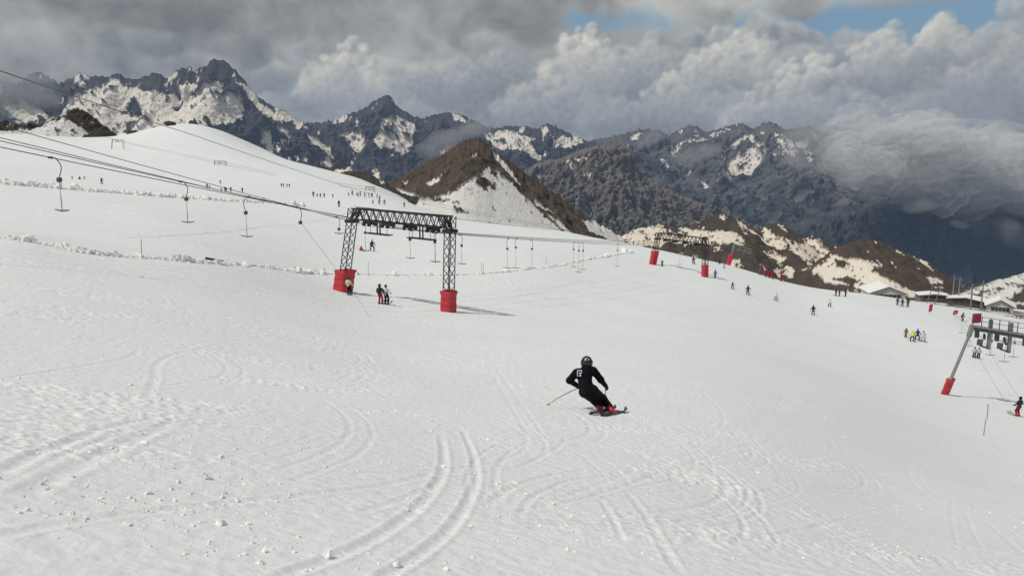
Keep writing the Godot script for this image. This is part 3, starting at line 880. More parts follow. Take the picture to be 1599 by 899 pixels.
# bones: [a, b, radius at a, radius at b, region]; joined by a smooth minimum and meshed as surface nets; one colour for each region
func body(bones: Array, cell: float, k: float, colors: Array) -> ArrayMesh:
	var lo := Vector3.INF
	var hi := -Vector3.INF
	for e in bones:
		var r: float = maxf(e[2], e[3]) + 3.0 * cell
		lo = lo.min(e[0].min(e[1]) - Vector3.ONE * r)
		hi = hi.max(e[0].max(e[1]) + Vector3.ONE * r)
	var nx := int((hi.x - lo.x) / cell) + 2
	var ny := int((hi.y - lo.y) / cell) + 2
	var nz := int((hi.z - lo.z) / cell) + 2
	var f := PackedFloat32Array()
	f.resize(nx * ny * nz)
	f.fill(9.0)
	var raw := f.duplicate()
	var reg := PackedByteArray()
	reg.resize(nx * ny * nz)
	for e in bones:
		var a: Vector3 = e[0]
		var ab: Vector3 = e[1] - a
		var l2 := maxf(ab.length_squared(), 1e-9)
		var r: float = maxf(e[2], e[3]) + k + 2.5 * cell
		var c0: Vector3 = ((a.min(e[1]) - Vector3.ONE * r - lo) / cell).floor().max(Vector3.ZERO)
		var c1: Vector3 = ((a.max(e[1]) + Vector3.ONE * r - lo) / cell).ceil()
		for z in range(int(c0.z), mini(int(c1.z) + 1, nz)):
			for y in range(int(c0.y), mini(int(c1.y) + 1, ny)):
				for x in range(int(c0.x), mini(int(c1.x) + 1, nx)):
					var p := lo + Vector3(x, y, z) * cell - a
					var t := clampf(p.dot(ab) / l2, 0.0, 1.0)
					var d := (p - ab * t).length() - lerpf(e[2], e[3], t)
					var q := (z * ny + y) * nx + x
					if d < raw[q]:
						raw[q] = d
						reg[q] = e[4]
					var h := clampf(0.5 + 0.5 * (f[q] - d) / k, 0.0, 1.0)
					f[q] = lerpf(f[q], d, h) - k * h * (1.0 - h)
	var at_ := {}
	var verts := PackedVector3Array()
	var cols := PackedColorArray()
	var off := [0, 1, nx, nx + 1, nx * ny, nx * ny + 1, nx * ny + nx, nx * ny + nx + 1]
	var edges := [[0, 1], [2, 3], [4, 5], [6, 7], [0, 2], [1, 3], [4, 6], [5, 7], [0, 4], [1, 5], [2, 6], [3, 7]]
	for z in nz - 1:
		for y in ny - 1:
			for x in nx - 1:
				var q := (z * ny + y) * nx + x
				if absf(f[q]) > 2.0 * cell: continue
				var s := 0
				for n in 8:
					if f[q + off[n]] < 0.0: s += 1
				if s == 0 or s == 8: continue
				var sum := Vector3.ZERO
				var cnt := 0
				for ed in edges:
					var va := f[q + off[ed[0]]]
					var vb := f[q + off[ed[1]]]
					if (va < 0.0) == (vb < 0.0): continue
					var t := va / (va - vb)
					var pa := Vector3(ed[0] & 1, (ed[0] >> 1) & 1, ed[0] >> 2)
					var pb := Vector3(ed[1] & 1, (ed[1] >> 1) & 1, ed[1] >> 2)
					sum += pa.lerp(pb, t)
					cnt += 1
				at_[q] = verts.size()
				verts.append(lo + (Vector3(x, y, z) + sum / cnt) * cell)
				cols.append(colors[reg[q]])
	var idx := PackedInt32Array()
	var step := [1, nx, nx * ny]
	for q in at_:
		for ax in 3:
			var u: int = step[(ax + 1) % 3]
			var w: int = step[(ax + 2) % 3]
			if (f[q] < 0.0) == (f[q + step[ax]] < 0.0): continue
			if not (at_.has(q - u) and at_.has(q - w) and at_.has(q - u - w)): continue
			var a: int = at_[q]
			var b: int = at_[q - u]
			var c: int = at_[q - u - w]
			var d: int = at_[q - w]
			if f[q] < 0.0: idx.append_array([a, c, b, a, d, c])
			else: idx.append_array([a, b, c, a, c, d])
	var nor := PackedVector3Array()
	nor.resize(verts.size())
	for k3 in range(0, idx.size(), 3):
		var n := (verts[idx[k3 + 2]] - verts[idx[k3]]).cross(verts[idx[k3 + 1]] - verts[idx[k3]])
		for q in 3: nor[idx[k3 + q]] += n
	for n in nor.size(): nor[n] = nor[n].normalized()
	var arr := []
	arr.resize(Mesh.ARRAY_MAX)
	arr[Mesh.ARRAY_VERTEX] = verts
	arr[Mesh.ARRAY_NORMAL] = nor
	arr[Mesh.ARRAY_COLOR] = cols
	arr[Mesh.ARRAY_INDEX] = idx
	var m := ArrayMesh.new()
	m.add_surface_from_arrays(Mesh.PRIMITIVE_TRIANGLES, arr)
	return m

func recolor(m: ArrayMesh, from: Array, to: Array) -> ArrayMesh:   # the same body in other clothes
	var arr := m.surface_get_arrays(0)
	var cols: PackedColorArray = arr[Mesh.ARRAY_COLOR]
	for i in cols.size():
		var best := 0
		var far := 9.0
		for k in from.size():
			var e: float = absf(cols[i].r - from[k].r) + absf(cols[i].g - from[k].g) + absf(cols[i].b - from[k].b)
			if e < far:
				far = e
				best = k
		cols[i] = to[best]
	arr[Mesh.ARRAY_COLOR] = cols
	var o := ArrayMesh.new()
	o.add_surface_from_arrays(Mesh.PRIMITIVE_TRIANGLES, arr)
	return o

# ---------------------------------------------------------------- drag-lift gantries
func lattice_leg(root: Node3D, a: Vector3, b: Vector3, n: Vector3, u: Vector3, w: float, bays: int, single: bool) -> void:
	var t := w * 0.11
	var corner := func(p: Vector3, k: int) -> Vector3:
		return p + n * w * (0.5 if k & 1 else -0.5) + u * w * (0.5 if k & 2 else -0.5)
	var chords := []
	for k in 4: chords.append([corner.call(a, k), corner.call(b, k), t])
	var lacing := []
	for face in [[0, 1], [1, 3], [3, 2], [2, 0]]:
		for s in bays:
			var p0 := a.lerp(b, float(s) / bays)
			var p1 := a.lerp(b, float(s + 1) / bays)
			var flip := s % 2 == 0
			lacing.append([corner.call(p0, face[0 if flip else 1]), corner.call(p1, face[1 if flip else 0]), t * 0.62])
	if single:
		part("leg", bars(chords + lacing), M.black_steel, root)
		return
	var leg := part("leg", bars(chords), M.black_steel, root)
	for e in lacing: bar("brace", e[0], e[1], e[2], M.black_steel, leg)

func pad(root: Node3D, a: Vector3, b: Vector3, n: Vector3, u: Vector3, w: float, tall: float, seed_: int, label := "") -> void:
	# a thick red mat wrapped round the leg, flaring at its upper rim and bulging between its straps
	var rng := RandomNumberGenerator.new()
	rng.seed = seed_
	var dir := (b - a).normalized()
	var rows := 13
	var seg := 32
	var verts := PackedVector3Array()
	var wob := noise(seed_, 1.6, 3)
	for j in rows + 3:
		var t := clampf(float(j) / rows, 0.0, 1.0)
		var half := w * (0.52 + 0.006 * sin(t * TAU * 1.5) + 0.06 * smoothstep(0.8, 1.0, t))
		if j == rows + 1: half -= 0.09
		if j == rows + 2: half *= 0.2
		for i in seg:
			var ang := TAU * i / seg
			var cx := cos(ang)
			var cy := sin(ang)
			var q := half / pow(pow(absf(cx), 5.0) + pow(absf(cy), 5.0), 0.2)
			var p := a + dir * (-0.25 + (tall + 0.25) * t - (0.05 if j == rows + 2 else 0.0)) + n * cx * q + u * cy * q
			p += (n * cx + u * cy) * 0.05 * wob.get_noise_3dv(p * 1.4) + dir * 0.07 * wob.get_noise_2d(ang * 3.0, 4.0) * t
			verts.append(p)
	var o := part("safety_pad", sheet(verts, PackedColorArray(), seg, rows + 3, true), M.red_vinyl, root)
	if label: o.set_meta("label", label)
	for s in [0.3, 0.62]:
		var ring := PackedVector3Array()
		for j in 2:
			for i in seg:
				var ang := TAU * i / seg
				var q := w * 0.53 / pow(pow(absf(cos(ang)), 5.0) + pow(absf(sin(ang)), 5.0), 0.2)
				ring.append(a + dir * (tall * s + j * 0.06) + n * cos(ang) * q + u * sin(ang) * q)
		part("strap", sheet(ring, PackedColorArray(), seg, 2, true), M.red_dark, o)

func gantry(called: String, label: String, lb: Vector3, lt: Vector3, rb: Vector3, rt: Vector3, w: float, detailed: bool, pads := [1.85, 1.65, 1.35, 1.0]) -> Dictionary:
	var root := thing(called, label, "ski lift", lb, "")
	var o := lb
	lb = Vector3.ZERO; lt -= o; rb -= o; rt -= o
	var u := (rt - lt).normalized()
	var n := Vector3(-u.z, 0, u.x).normalized()               # along the lift line
	var deep := w * 1.45
	lattice_leg(root, lb, lt, n, u, w, 11, not detailed)
	lattice_leg(root, rb, rt, n, u, w, 11, not detailed)
	pad(root, lb, lt, n, u, pads[2], pads[0], 31, "red mat wrapped round the leaning leg")
	pad(root, rb, rt, n, u, pads[3], pads[1], 32, "red mat wrapped round the upright leg")
	# collars where the beam sits
	var drop := Vector3.DOWN * deep
	for e in [[lb, lt], [rb, rt]]:
		var c: Vector3 = e[1] + (e[0] - e[1]).normalized() * (deep + 0.2)
		bar("collar", c - u * w * 0.72, c + u * w * 0.72, w * 1.35, M.black_steel, root, 0.24)
	# the beam: four chords, posts and diagonals on both faces
	var chords := []
	var web := []
	for s in [-0.5, 0.5]:
		chords.append([lt + n * w * s, rt + n * w * s, 0.11])
		chords.append([lt + n * w * s + drop + u * w, rt + n * w * s + drop - u * w, 0.10])
		var bays := 13
		for k in bays:
			var a: Vector3 = lt.lerp(rt, (k + 0.35) / (bays + 0.4)) + n * w * s
			var b: Vector3 = lt.lerp(rt, (k + 0.85) / (bays + 0.4)) + n * w * s
			var c: Vector3 = lt.lerp(rt, (k + 1.35) / (bays + 0.4)) + n * w * s
			web.append([a, b + drop, 0.055])
			web.append([b + drop, c, 0.055])
	for k in 8:
		var p := lt.lerp(rt, (k + 0.5) / 8.0)
		web.append([p - n * w * 0.5, p + n * w * 0.5, 0.05])
		web.append([p - n * w * 0.5 + drop, p + n * w * 0.5 + drop, 0.05])
	if detailed:
		var beam := part("beam", bars(chords), M.black_steel, root)
		for e in web: bar("brace", e[0], e[1], e[2], M.black_steel, beam)
	else:
		part("beam", bars(chords + web), M.black_steel, root)
	for e in [[lb, lt, 1.0], [rb, rt, -1.0]]:
		var low: Vector3 = e[1] + (e[0] - e[1]).normalized() * (deep + 0.15)
		for s in [-0.5, 0.5]:
			for reach in [0.55, 1.1, 1.7]:
				bar("knee_brace", low + n * w * s, e[1] + u * e[2] * reach * w + n * w * s, 0.075, M.black_steel, root)
	# sheaves that carry the haul cables, and the workmen's platforms between them
	var hung := []
	for f in [0.17, 0.37, 0.60, 0.83]:
		var p := lt.lerp(rt, f) + drop - Vector3(0, 0.18, 0)
		var sh := part("sheave_assembly", bars([[p + Vector3(0, 0.22, 0), p - Vector3(0, 0.02, 0), 0.22, 0.14], [p - n * 0.55, p + n * 0.55, 0.09, 0.16], [p - u * 0.42 + Vector3(0, 0.06, 0), p + u * 0.42 + Vector3(0, 0.06, 0), 0.16, 0.14]]), M.black_steel, root)
		for s in [-1, 1]:
			for q in [-0.36, 0.36]:
				var c: Vector3 = p + u * 0.30 * s + n * q - Vector3(0, 0.12, 0)
				bar("sheave", c - u * 0.07, c + u * 0.07, 0.34, M.rubber, sh, 0.34, true)
			bar("guard", p + u * 0.44 * s + Vector3(0, 0.02, 0) - n * 0.3, p + u * 0.44 * s + Vector3(0, 0.02, 0) + n * 0.3, 0.05, M.black_steel, sh, 0.26)
		hung.append(o + p - Vector3(0, 0.30, 0))
	for f in [0.27, 0.715]:
		var c := lt.lerp(rt, f) + drop
		var low := c - Vector3(0, deep * 1.15, 0)
		var walk := part("catwalk", bars([[low - u * 1.35, low + u * 1.35, 0.62, 0.07]]), M.black_steel, root)
		for s in [-0.16, 0.16]: bar("hanger", c + u * s, low + u * s, 0.11, M.black_steel, walk)
		for s in [-0.95, 0.95]:
			bar("handrail", low + u * s, low + u * s + Vector3(0, 0.95, 0), 0.035, M.black_steel, walk)
		for s in [-1, 1]:
			bar("handrail", low + u * 0.2 * s + Vector3(0, 0.9, 0), low + u * 1.0 * s + Vector3(0, 0.9, 0), 0.03, M.black_steel, walk)
	return {"root": root, "hung": hung, "u": u, "n": n}

func far_gantry(px: float, py: float, d: float, wide: float, tall: float, lean: float, label: String, red := false) -> void:
	# a slim two-legged frame of the farther lift
	var b := at(px, py, d)
	var root := thing("lift_gantry", label, "ski lift", b, "slim gantries of the farther lift")
	var k := d / F
	var l := Vector3(-wide * 0.5 * k, 0, 0)
	var r := Vector3(wide * 0.5 * k, 0, 0)
	var lt := l + Vector3(lean * k, tall * k, 0)
	var rt := r + Vector3(0, (tall - 1.0) * k, 0)
	var t := 0.16
	part("leg", bars([[l - Vector3(0, 1.5, 0), lt, t], [l - Vector3(0, 1.5, 0.7), lt - Vector3(0, 0, 0.7), t]]), M.dark_steel, root)
	part("leg", bars([[r - Vector3(0, 1.5, 0), rt, t], [r + Vector3(-3.0 * k, -1.5, -0.7), rt + Vector3(-3.0 * k, 0, -0.7), t]]), M.dark_steel, root)
	part("beam", bars([[lt, rt, t], [lt - Vector3(0, 0.9, 0), rt - Vector3(0, 0.9, 0), t * 0.7]]), M.dark_steel, root)
	for f in [0.25, 0.5, 0.75]:
		var p := lt.lerp(rt, f)
		bar("brace", p, p + Vector3(0.5 * (0.5 - f), -0.9, 0), t * 0.7, M.dark_steel, root)
	var w := lt.lerp(rt, 0.42) - Vector3(0, 1.3, 0)
	part("catwalk", bars([[w - Vector3(2.6 * k * 1.5, 0, 0), w + Vector3(2.6 * k * 1.5, 0, 0), 0.2], [w, w + Vector3(0, 1.3, 0), 0.12]]), M.dark_steel, root)
	if red: bar("safety_pad", r - Vector3(0, 1.0, 0), r.lerp(rt, 0.26), 1.3, M.red_vinyl, root)

# ---------------------------------------------------------------- cables and T-bars
var lines := {}

func cable(key: String, label: String, pts: Array, sag: float, r: float, group := "") -> void:
	var out := []
	for k in pts.size() - 1:
		var a: Vector3 = pts[k]
		var b: Vector3 = pts[k + 1]
		var steps := 14
		for s in steps:
			var t := float(s) / steps
			out.append(a.lerp(b, t) - Vector3(0, sag * a.distance_to(b) * 4.0 * t * (1.0 - t), 0))
	out.append(pts[-1])
	lines[key] = out
	var o := top("haul_cable", tube(out, [r], 6), M.cable)
	tag(o, label, "cable", group)

func on_line(key: String, px: float) -> Vector3:         # the point of that cable which stands in that column
	var pts: Array = lines[key]
	var best: Vector3 = pts[0]
	var far := 1e9
	for k in pts.size() - 1:
		for s in 24:
			var p: Vector3 = pts[k].lerp(pts[k + 1], s / 24.0)
			var q := p - EYE
			var fw := -q.z * cp - q.y * sp
			if fw < 1.0: continue
			var e := absf(q.x / fw * F + 799.5 - px)
			if e < far:
				far = e
				best = p
	return best

func t_bar(p: Vector3, along: Vector3, rope: float, label: String, flip := 1.0, arm := 0.85, sway := Vector3.ZERO, to := Vector3.INF) -> void:
	var root := thing("t_bar", label, "T-bar", p, "T-bars hanging from the drag lift")
	var s := along * flip
	# grip on the cable, bent spring arm, spool box, rope and crossbar
	part("grip", bars([[-along * 0.09, along * 0.09, 0.09], [Vector3.ZERO, s * 0.10 - Vector3(0, 0.04, 0), 0.06]]), M.dark_steel, root)
	var pts := []
	for k in 9:
		var t := k / 8.0
		pts.append(s * (0.12 + 0.20 * sin(t * PI) * (0.4 + 0.6 * t) - 0.02 * t) * 1.6 + Vector3(0, 0.03 * sin(t * PI) - arm * t * (0.55 + 0.45 * t), 0) + s * 0.16 * t * t)
	part("spring_arm", tube(pts, [0.022], 6), M.dark_steel, root)
	var b: Vector3 = pts[-1] - Vector3(0, 0.10, 0)
	var drum := part("spool_box", tube([b - along * 0.075, b - along * 0.07, b + along * 0.07, b + along * 0.075], [0.02, 0.105, 0.105, 0.02], 12), M.dark_steel, root)
	bar("cover", b + Vector3(0, -0.02, 0) - along * 0.05, b + Vector3(0, -0.02, 0) + along * 0.05, 0.16, M.grey_steel, drum, 0.20)
	var low := b + Vector3(0, -rope, 0) + sway
	if to != Vector3.INF: low = to - p
	var dir := (low - b).normalized()
	bar("rope", b + dir * 0.1, low, 0.022, M.rope, root, 0.022, true)
	bar("drop_rod", low - dir * minf(0.75, rope * 0.5), low, 0.034, M.dark_steel, root, 0.034, true)
	var c := Vector3(-along.z, 0, along.x)
	var br := []
	for k in 7: br.append(low + c * (k / 3.0 - 1.0) * 0.46 + Vector3(0, 0.05 * absf(k / 3.0 - 1.0), 0))
	part("crossbar", tube(br, [0.022, 0.03, 0.034, 0.036, 0.034, 0.03, 0.022], 8), M.dark_steel, root)

func build_lifts() -> void:
	var g1 := gantry("lift_gantry", "black lattice lift gantry with two red padded legs beside three skiers", at(535, 454, 69), at(552, 325, 69), at(700, 486, 63), at(703, 338, 63), 0.64, true)
	var g2 := gantry("lift_gantry", "smaller black lattice lift gantry farther down the slope with two tall red pads", at(1019, 415, 166), at(1029, 363, 166), at(1101, 430, 152), at(1102, 372, 152), 0.8, false, [3.1, 1.95, 1.25, 1.05])
	var n: Vector3 = (g2.hung[1] - g1.hung[1])
	n.y = 0.0
	n = n.normalized()
	# lone gantry seen at the brink, its far leg below the roll of the slope
	var b3 := at(1138, 412, 206)
	var r3 := thing("lift_gantry", "grey lift gantry with one red pad standing at the brink of the slope", "ski lift", b3)
	var t3 := at(1147, 381, 206) - b3
	var e3 := at(1174, 389, 214) - b3
	part("leg", bars([[Vector3(0, -1, 0), t3, 0.35]]), M.grey_steel, r3)
	part("leg", bars([[e3 - Vector3(0, 9, 0), e3, 0.17]]), M.dark_steel, r3)
	part("beam", bars([[t3, e3, 0.2], [t3 - Vector3(0, 0.9, 0), e3 - Vector3(0, 0.9, 0), 0.16]] + [[t3.lerp(e3, 0.3), t3.lerp(e3, 0.45) - Vector3(0, 0.9, 0), 0.12], [t3.lerp(e3, 0.75), t3.lerp(e3, 0.6) - Vector3(0, 0.9, 0), 0.12]]), M.grey_steel, r3)
	for f in [0.3, 0.62, 0.9]:
		var p := t3.lerp(e3, f) - Vector3(0, 1.2, 0)
		part("sheave_assembly", bars([[p - Vector3(0.5, 0, 0), p + Vector3(0.5, 0, 0), 0.3], [p, p + Vector3(0, 1.0, 0), 0.14]]), M.grey_steel, r3)
	pad(r3, Vector3(0, 0, 0), t3, n, Vector3(-n.z, 0, n.x), 1.1, 2.6, 35, "red mat round the leg")
	# main haul cables
	var rows := [179.0, 200.0, 205.0, 215.0]
	var names := ["haul cable over the uphill-side sheave of the black gantries", "haul cable over the second sheave of the black gantries", "haul cable over the third sheave of the black gantries", "haul cable over the sheave beside the upright legs of the black gantries"]
	for k in 4:
		var p: Vector3 = g1.hung[k]
		var s := (p.x + 0.655 * -p.z) / (n.x + 0.655 * -n.z)
		var q := p - n * s
		q.y = EYE.y + ray(-12, rows[k]).y * -q.z
		q = p + (q - p) * 1.45
		var last: Vector3 = g2.hung[k]
		var nxt := b3 + t3.lerp(e3, 0.2 + 0.2 * k) - Vector3(0, 1.1, 0)
		cable("m%d" % k, names[k], [q, p, last, nxt, nxt + n * 60 - Vector3(0, 22, 0)], 0.004, 0.022, "haul cables of the drag lift")
	var up := Vector3(n.x, 0, n.z)
	t_bar(on_line("m3", 75), up, 1.35, "T-bar on the lowest cable, highest up the slope", 1.0)
	t_bar(on_line("m2", 282), up, 1.30, "T-bar uphill of the black gantry, second down from the top", 1.0)
	t_bar(on_line("m2", 388), up, 1.45, "T-bar uphill of the black gantry, third down from the top", -1.0)
	t_bar(on_line("m3", 462), up, 2.0, "T-bar with its long rope drawn out to the skier in white", 1.0, 0.85, Vector3.ZERO, foot(541, 68.4) + Vector3(0, 0.85, 0))
	t_bar(on_line("m1", 525), up, 0.35, "T-bar with its rope wound in, last above the black gantry", 1.0)
	t_bar(on_line("m0", 566), up, 1.55, "T-bar between the leaning leg and the first platform of the black gantry", 1.0, 0.6)
	t_bar(on_line("m2", 642), up, 1.55, "T-bar under the second platform of the black gantry", -1.0, 0.6)
	t_bar(on_line("m3", 676), up, 1.70, "T-bar just inside the upright leg of the black gantry", 1.0, 0.6)
	t_bar(on_line("m3", 682), up, 1.60, "T-bar behind the upright leg of the black gantry", -1.0, 0.6)
	var below := ["first", "second", "third", "fourth", "fifth", "sixth", "seventh", "eighth"]
	var spots := [["m3", 718, 1.6, 1], ["m3", 795, 1.9, -1], ["m2", 808, 2.2, -1], ["m3", 829, 2.0, 1], ["m2", 897, 2.2, -1], ["m3", 903, 2.6, 1], ["m3", 910, 2.3, 1], ["m2", 966, 2.4, -1]]
	for k in spots.size():
		t_bar(on_line(spots[k][0], spots[k][1]), up, spots[k][2], "%s T-bar below the black gantry, counting downhill" % below[k], spots[k][3])
	t_bar(on_line("m3", 1062), up, 2.4, "T-bar hanging inside the smaller black gantry", 1.0)
	# the farther lift
	far_gantry(183, 238, 470, 22, 20, 4, "slim lift gantry with a small red pad under the rocky knoll", true)
	far_gantry(343, 267, 400, 21, 16, 3, "slim lift gantry on the bare snow between the knoll and the scree shoulder")
	far_gantry(464, 291, 380, 19, 14, 3, "slim lift gantry beside a row of waiting skiers")
	far_gantry(577, 307, 360, 17, 16, 3, "slim lift gantry behind the crowd of tiny skiers")
	far_gantry(733, 304, 560, 14, 11, 0, "slim lift gantry on the snowfield of the brown hill")
	cable("f0", "thin cable of the farther lift on its uphill side", [at(-60, 140, 520), at(183, 219, 470), at(343, 252, 400), at(464, 278, 380), at(577, 292, 360), at(700, 322, 330), at(860, 352, 300)], 0.001, 0.05, "cables of the farther lift")
	cable("f1", "thin cable of the farther lift on its downhill side", [at(-60, 147, 500), at(190, 222, 450), at(350, 257, 385), at(470, 283, 365), at(583, 297, 345), at(700, 326, 320), at(900, 362, 280)], 0.001, 0.05, "cables of the farther lift")
	cable("c0", "single heavy cable crossing above the snow crest", [at(-40, 97, 60), at(290, 207, 120), at(575, 302, 240)], 0.0015, 0.045)
	cable("c1", "cable running past the top of the black gantry towards the smaller gantry", [at(553, 322, 70), at(703, 340, 76), at(860, 358, 110), at(1029, 366, 166)], 0.002, 0.022)
	build_near_lift()

func build_near_lift() -> void:
	# tubular grey gantry at the edge of the view, with a railed walkway on its beam
	var b := at(1475, 618, 75)
	var root := thing("lift_gantry", "grey tubular lift gantry with railed walkway and one slanting leg", "ski lift", b)
	var t := at(1519, 512, 75) - b
	var e := at(1690, 541, 71) - b
	var u := (e - t).normalized()
	var n := Vector3(-u.z, 0, u.x).normalized() * -1.0
	part("leg", tube([Vector3(-0.2, -0.5, 0), t * 0.5, t], [0.16, 0.15, 0.13], 12), M.grey_steel, root)
	part("leg", tube([e + Vector3(2.6, -7.8, 0), e], [0.19, 0.15], 12), M.grey_steel, root)
	pad(root, t * 0.0, t, n, Vector3(1, 0, 0), 0.78, 1.75, 36, "red mat round the foot of the slanting leg")
	bar("beam", t - u * 0.1, e, 0.34, M.dark_steel, root, 0.36)
	bar("leg_head", t - t.normalized() * 0.9, t + Vector3(0, 0.3, 0), 0.42, M.grey_steel, root, 0.3)
	var deck := Vector3(0, 0.28, 0) + n * -0.3
	var walk := part("walkway", bars([[t + deck, e + deck, 0.8, 0.06]]), M.grey_steel, root)
	for s in [0.55, 1.0]: bar("handrail", t + deck + Vector3(0, s, 0), e + deck + Vector3(0, s, 0), 0.05, M.dark_steel, walk, 0.05, true)
	for k in 13:
		var p := t.lerp(e, k / 12.0) + deck
		bar("rail_post", p, p + Vector3(0, 1.0, 0), 0.06, M.dark_steel, walk)
	for f in [0.17, 0.36, 0.62, 0.86]:
		var p := t.lerp(e, f)
		var h := part("sheave_frame", bars([[p + Vector3(0, 1.1, 0), p - Vector3(0, 1.75, 0), 0.30, 0.26]]), M.grey_steel, root)
		bar("platform", p - u * 0.75 - Vector3(0, 1.55, 0), p + u * 0.1 - Vector3(0, 1.7, 0), 0.5, M.dark_steel, h, 0.08)
		bar("platform", p - u * 0.75 - Vector3(0, 1.55, 0), p - u * 0.72 - Vector3(0, 0.95, 0), 0.06, M.dark_steel, h, 0.5)
		for s in [-1, 1]:
			var c: Vector3 = p - u * 0.42 + n * 0.4 * s - Vector3(0, 0.62, 0)
			bar("sheave", c - u * 0.08, c + u * 0.08, 0.42, M.rubber, h, 0.42, true)
		bar("guard", p - u * 1.05 - Vector3(0, 0.2, 0), p - u * 1.05 - Vector3(0, 0.85, 0), 0.3, M.dark_steel, h, 0.3)
	var sign := tag(top("sign_board", prism(PackedVector2Array([Vector2(-0.52, -0.46), Vector2(0.52, -0.46), Vector2(0.5, 0.46), Vector2(-0.5, 0.46)]), 0.05), M.red_cloth), "red square board on the walkway of the grey gantry", "sign")
	(sign as Node3D).position = b + t + u * 0.55 + Vector3(0, 0.95, -0.5)
	(sign as Node3D).rotation.y = 0.25
	var along := Vector3(0.35, 0, -0.94)
	cable("b0", "haul cable of the grey gantry nearer its slanting leg", [b + t.lerp(e, 0.17) - u * 0.5 - Vector3(0, 0.9, 0) - along * 60 + Vector3(0, 13, 0), b + t.lerp(e, 0.17) - u * 0.5 - Vector3(0, 0.9, 0), at(1480, 470, 330)], 0.003, 0.022, "haul cables of the grey gantry")
	cable("b1", "haul cable of the grey gantry over its second sheave frame", [b + t.lerp(e, 0.36) - u * 0.5 - Vector3(0, 0.9, 0) - along * 60 + Vector3(0, 13, 0), b + t.lerp(e, 0.36) - u * 0.5 - Vector3(0, 0.9, 0), at(1494, 472, 330)], 0.003, 0.022, "haul cables of the grey gantry")
	t_bar(at(1550, 517, 79), along, 1.45, "T-bar hanging beside the first sheave frame of the grey gantry", -1.0)
	t_bar(at(1572, 520, 74), along, 1.75, "T-bar hanging beside the second sheave frame of the grey gantry", -1.0)
	t_bar(at(1588, 522, 80), along, 1.5, "T-bar half hidden by the second sheave frame of the grey gantry", 1.0)
	t_bar(at(1518, 508, 96), along, 1.7, "T-bar behind the slanting leg of the grey gantry", 1.0)
	t_bar(at(1505, 490, 125), along, 2.2, "T-bar hanging near the red square board", 1.0)
	t_bar(at(1495, 480, 150), along, 2.3, "farthest T-bar of the grey gantry near the station", 1.0)

# ---------------------------------------------------------------- people
const SLOTS := [Color(0.9, 0.0, 0.0), Color(0.0, 0.9, 0.0), Color(0.0, 0.0, 0.9), Color(0.9, 0.9, 0.0), Color(0.9, 0.0, 0.9), Color(0.0, 0.9, 0.9)]   # helmet, jacket, trousers, boots, skin, gloves
const SKIN := Color(0.42, 0.26, 0.19)

func figure(crouch: float, lean: float, arms: float, apart: float) -> Array:
	# a figure on skis, toes to +z; crouch bends hip and knee, lean tips the trunk forward, arms swings the hands up and out
	var b := []
	var hip_y := 0.90 - 0.22 * crouch
	var hip_z := -0.16 * crouch
	var trunk := Vector3(0, cos(lean), sin(lean))
	var hip := Vector3(0, hip_y, hip_z)
	var chest := hip + trunk * 0.42
	var neck := hip + trunk * 0.52
	var head := neck + (trunk + Vector3.UP).normalized() * 0.17
	for s in [-1.0, 1.0]:
		var ankle := Vector3(s * apart, 0.10, -0.02)
		var knee := Vector3(s * (apart * 0.95), 0.50 - 0.04 * crouch, 0.05 + 0.20 * crouch)
		var joint := hip + Vector3(s * 0.09, -0.02, 0)
		b.append([Vector3(s * apart, 0.06, -0.07), Vector3(s * apart, 0.055, 0.17), 0.062, 0.05, 3])
		b.append([Vector3(s * apart, 0.08, -0.03), ankle.lerp(knee, 0.62), 0.066, 0.072, 3])
		b.append([ankle.lerp(knee, 0.5), knee, 0.075, 0.078, 2])
		b.append([knee, joint, 0.078, 0.105, 2])
		var sh := neck + Vector3(s * 0.19, -0.08, 0)
		var elbow := sh + Vector3(s * (0.08 + 0.06 * arms), -0.26 + 0.08 * arms, 0.02 + 0.08 * arms)
		var wrist := elbow + Vector3(s * 0.03, -0.18 + 0.10 * arms, 0.14 + 0.05 * arms)
		b.append([neck + Vector3(s * 0.06, -0.07, 0), sh, 0.10, 0.075, 1])
		b.append([sh, elbow, 0.072, 0.06, 1])
		b.append([elbow, wrist, 0.06, 0.048, 1])
		b.append([wrist, wrist + Vector3(0, -0.05, 0.05), 0.05, 0.045, 5])
		b.append([wrist + Vector3(-s * 0.02, -0.01, 0.03), wrist + Vector3(-s * 0.045, -0.03, 0.07), 0.022, 0.02, 5])
	b.append([hip + Vector3(-0.07, 0, 0), hip + Vector3(0.07, 0, 0), 0.125, 0.125, 2])
	b.append([hip + trunk * 0.06, chest, 0.145, 0.165, 1])
	b.append([chest + Vector3(-0.07, 0, 0), chest + Vector3(0.07, 0, 0), 0.13, 0.13, 1])
	b.append([neck - trunk * 0.05, head, 0.065, 0.07, 1])
	b.append([head + Vector3(0, -0.05, 0.03), head + Vector3(0, -0.01, 0.045), 0.075, 0.08, 4])
	b.append([head + Vector3(0, 0.035, -0.02), head + Vector3(0, 0.06, 0.005), 0.115, 0.108, 0])
	b.append([head + Vector3(-0.05, 0.015, 0.075), head + Vector3(0.05, 0.015, 0.075), 0.042, 0.042, 0])
	return b

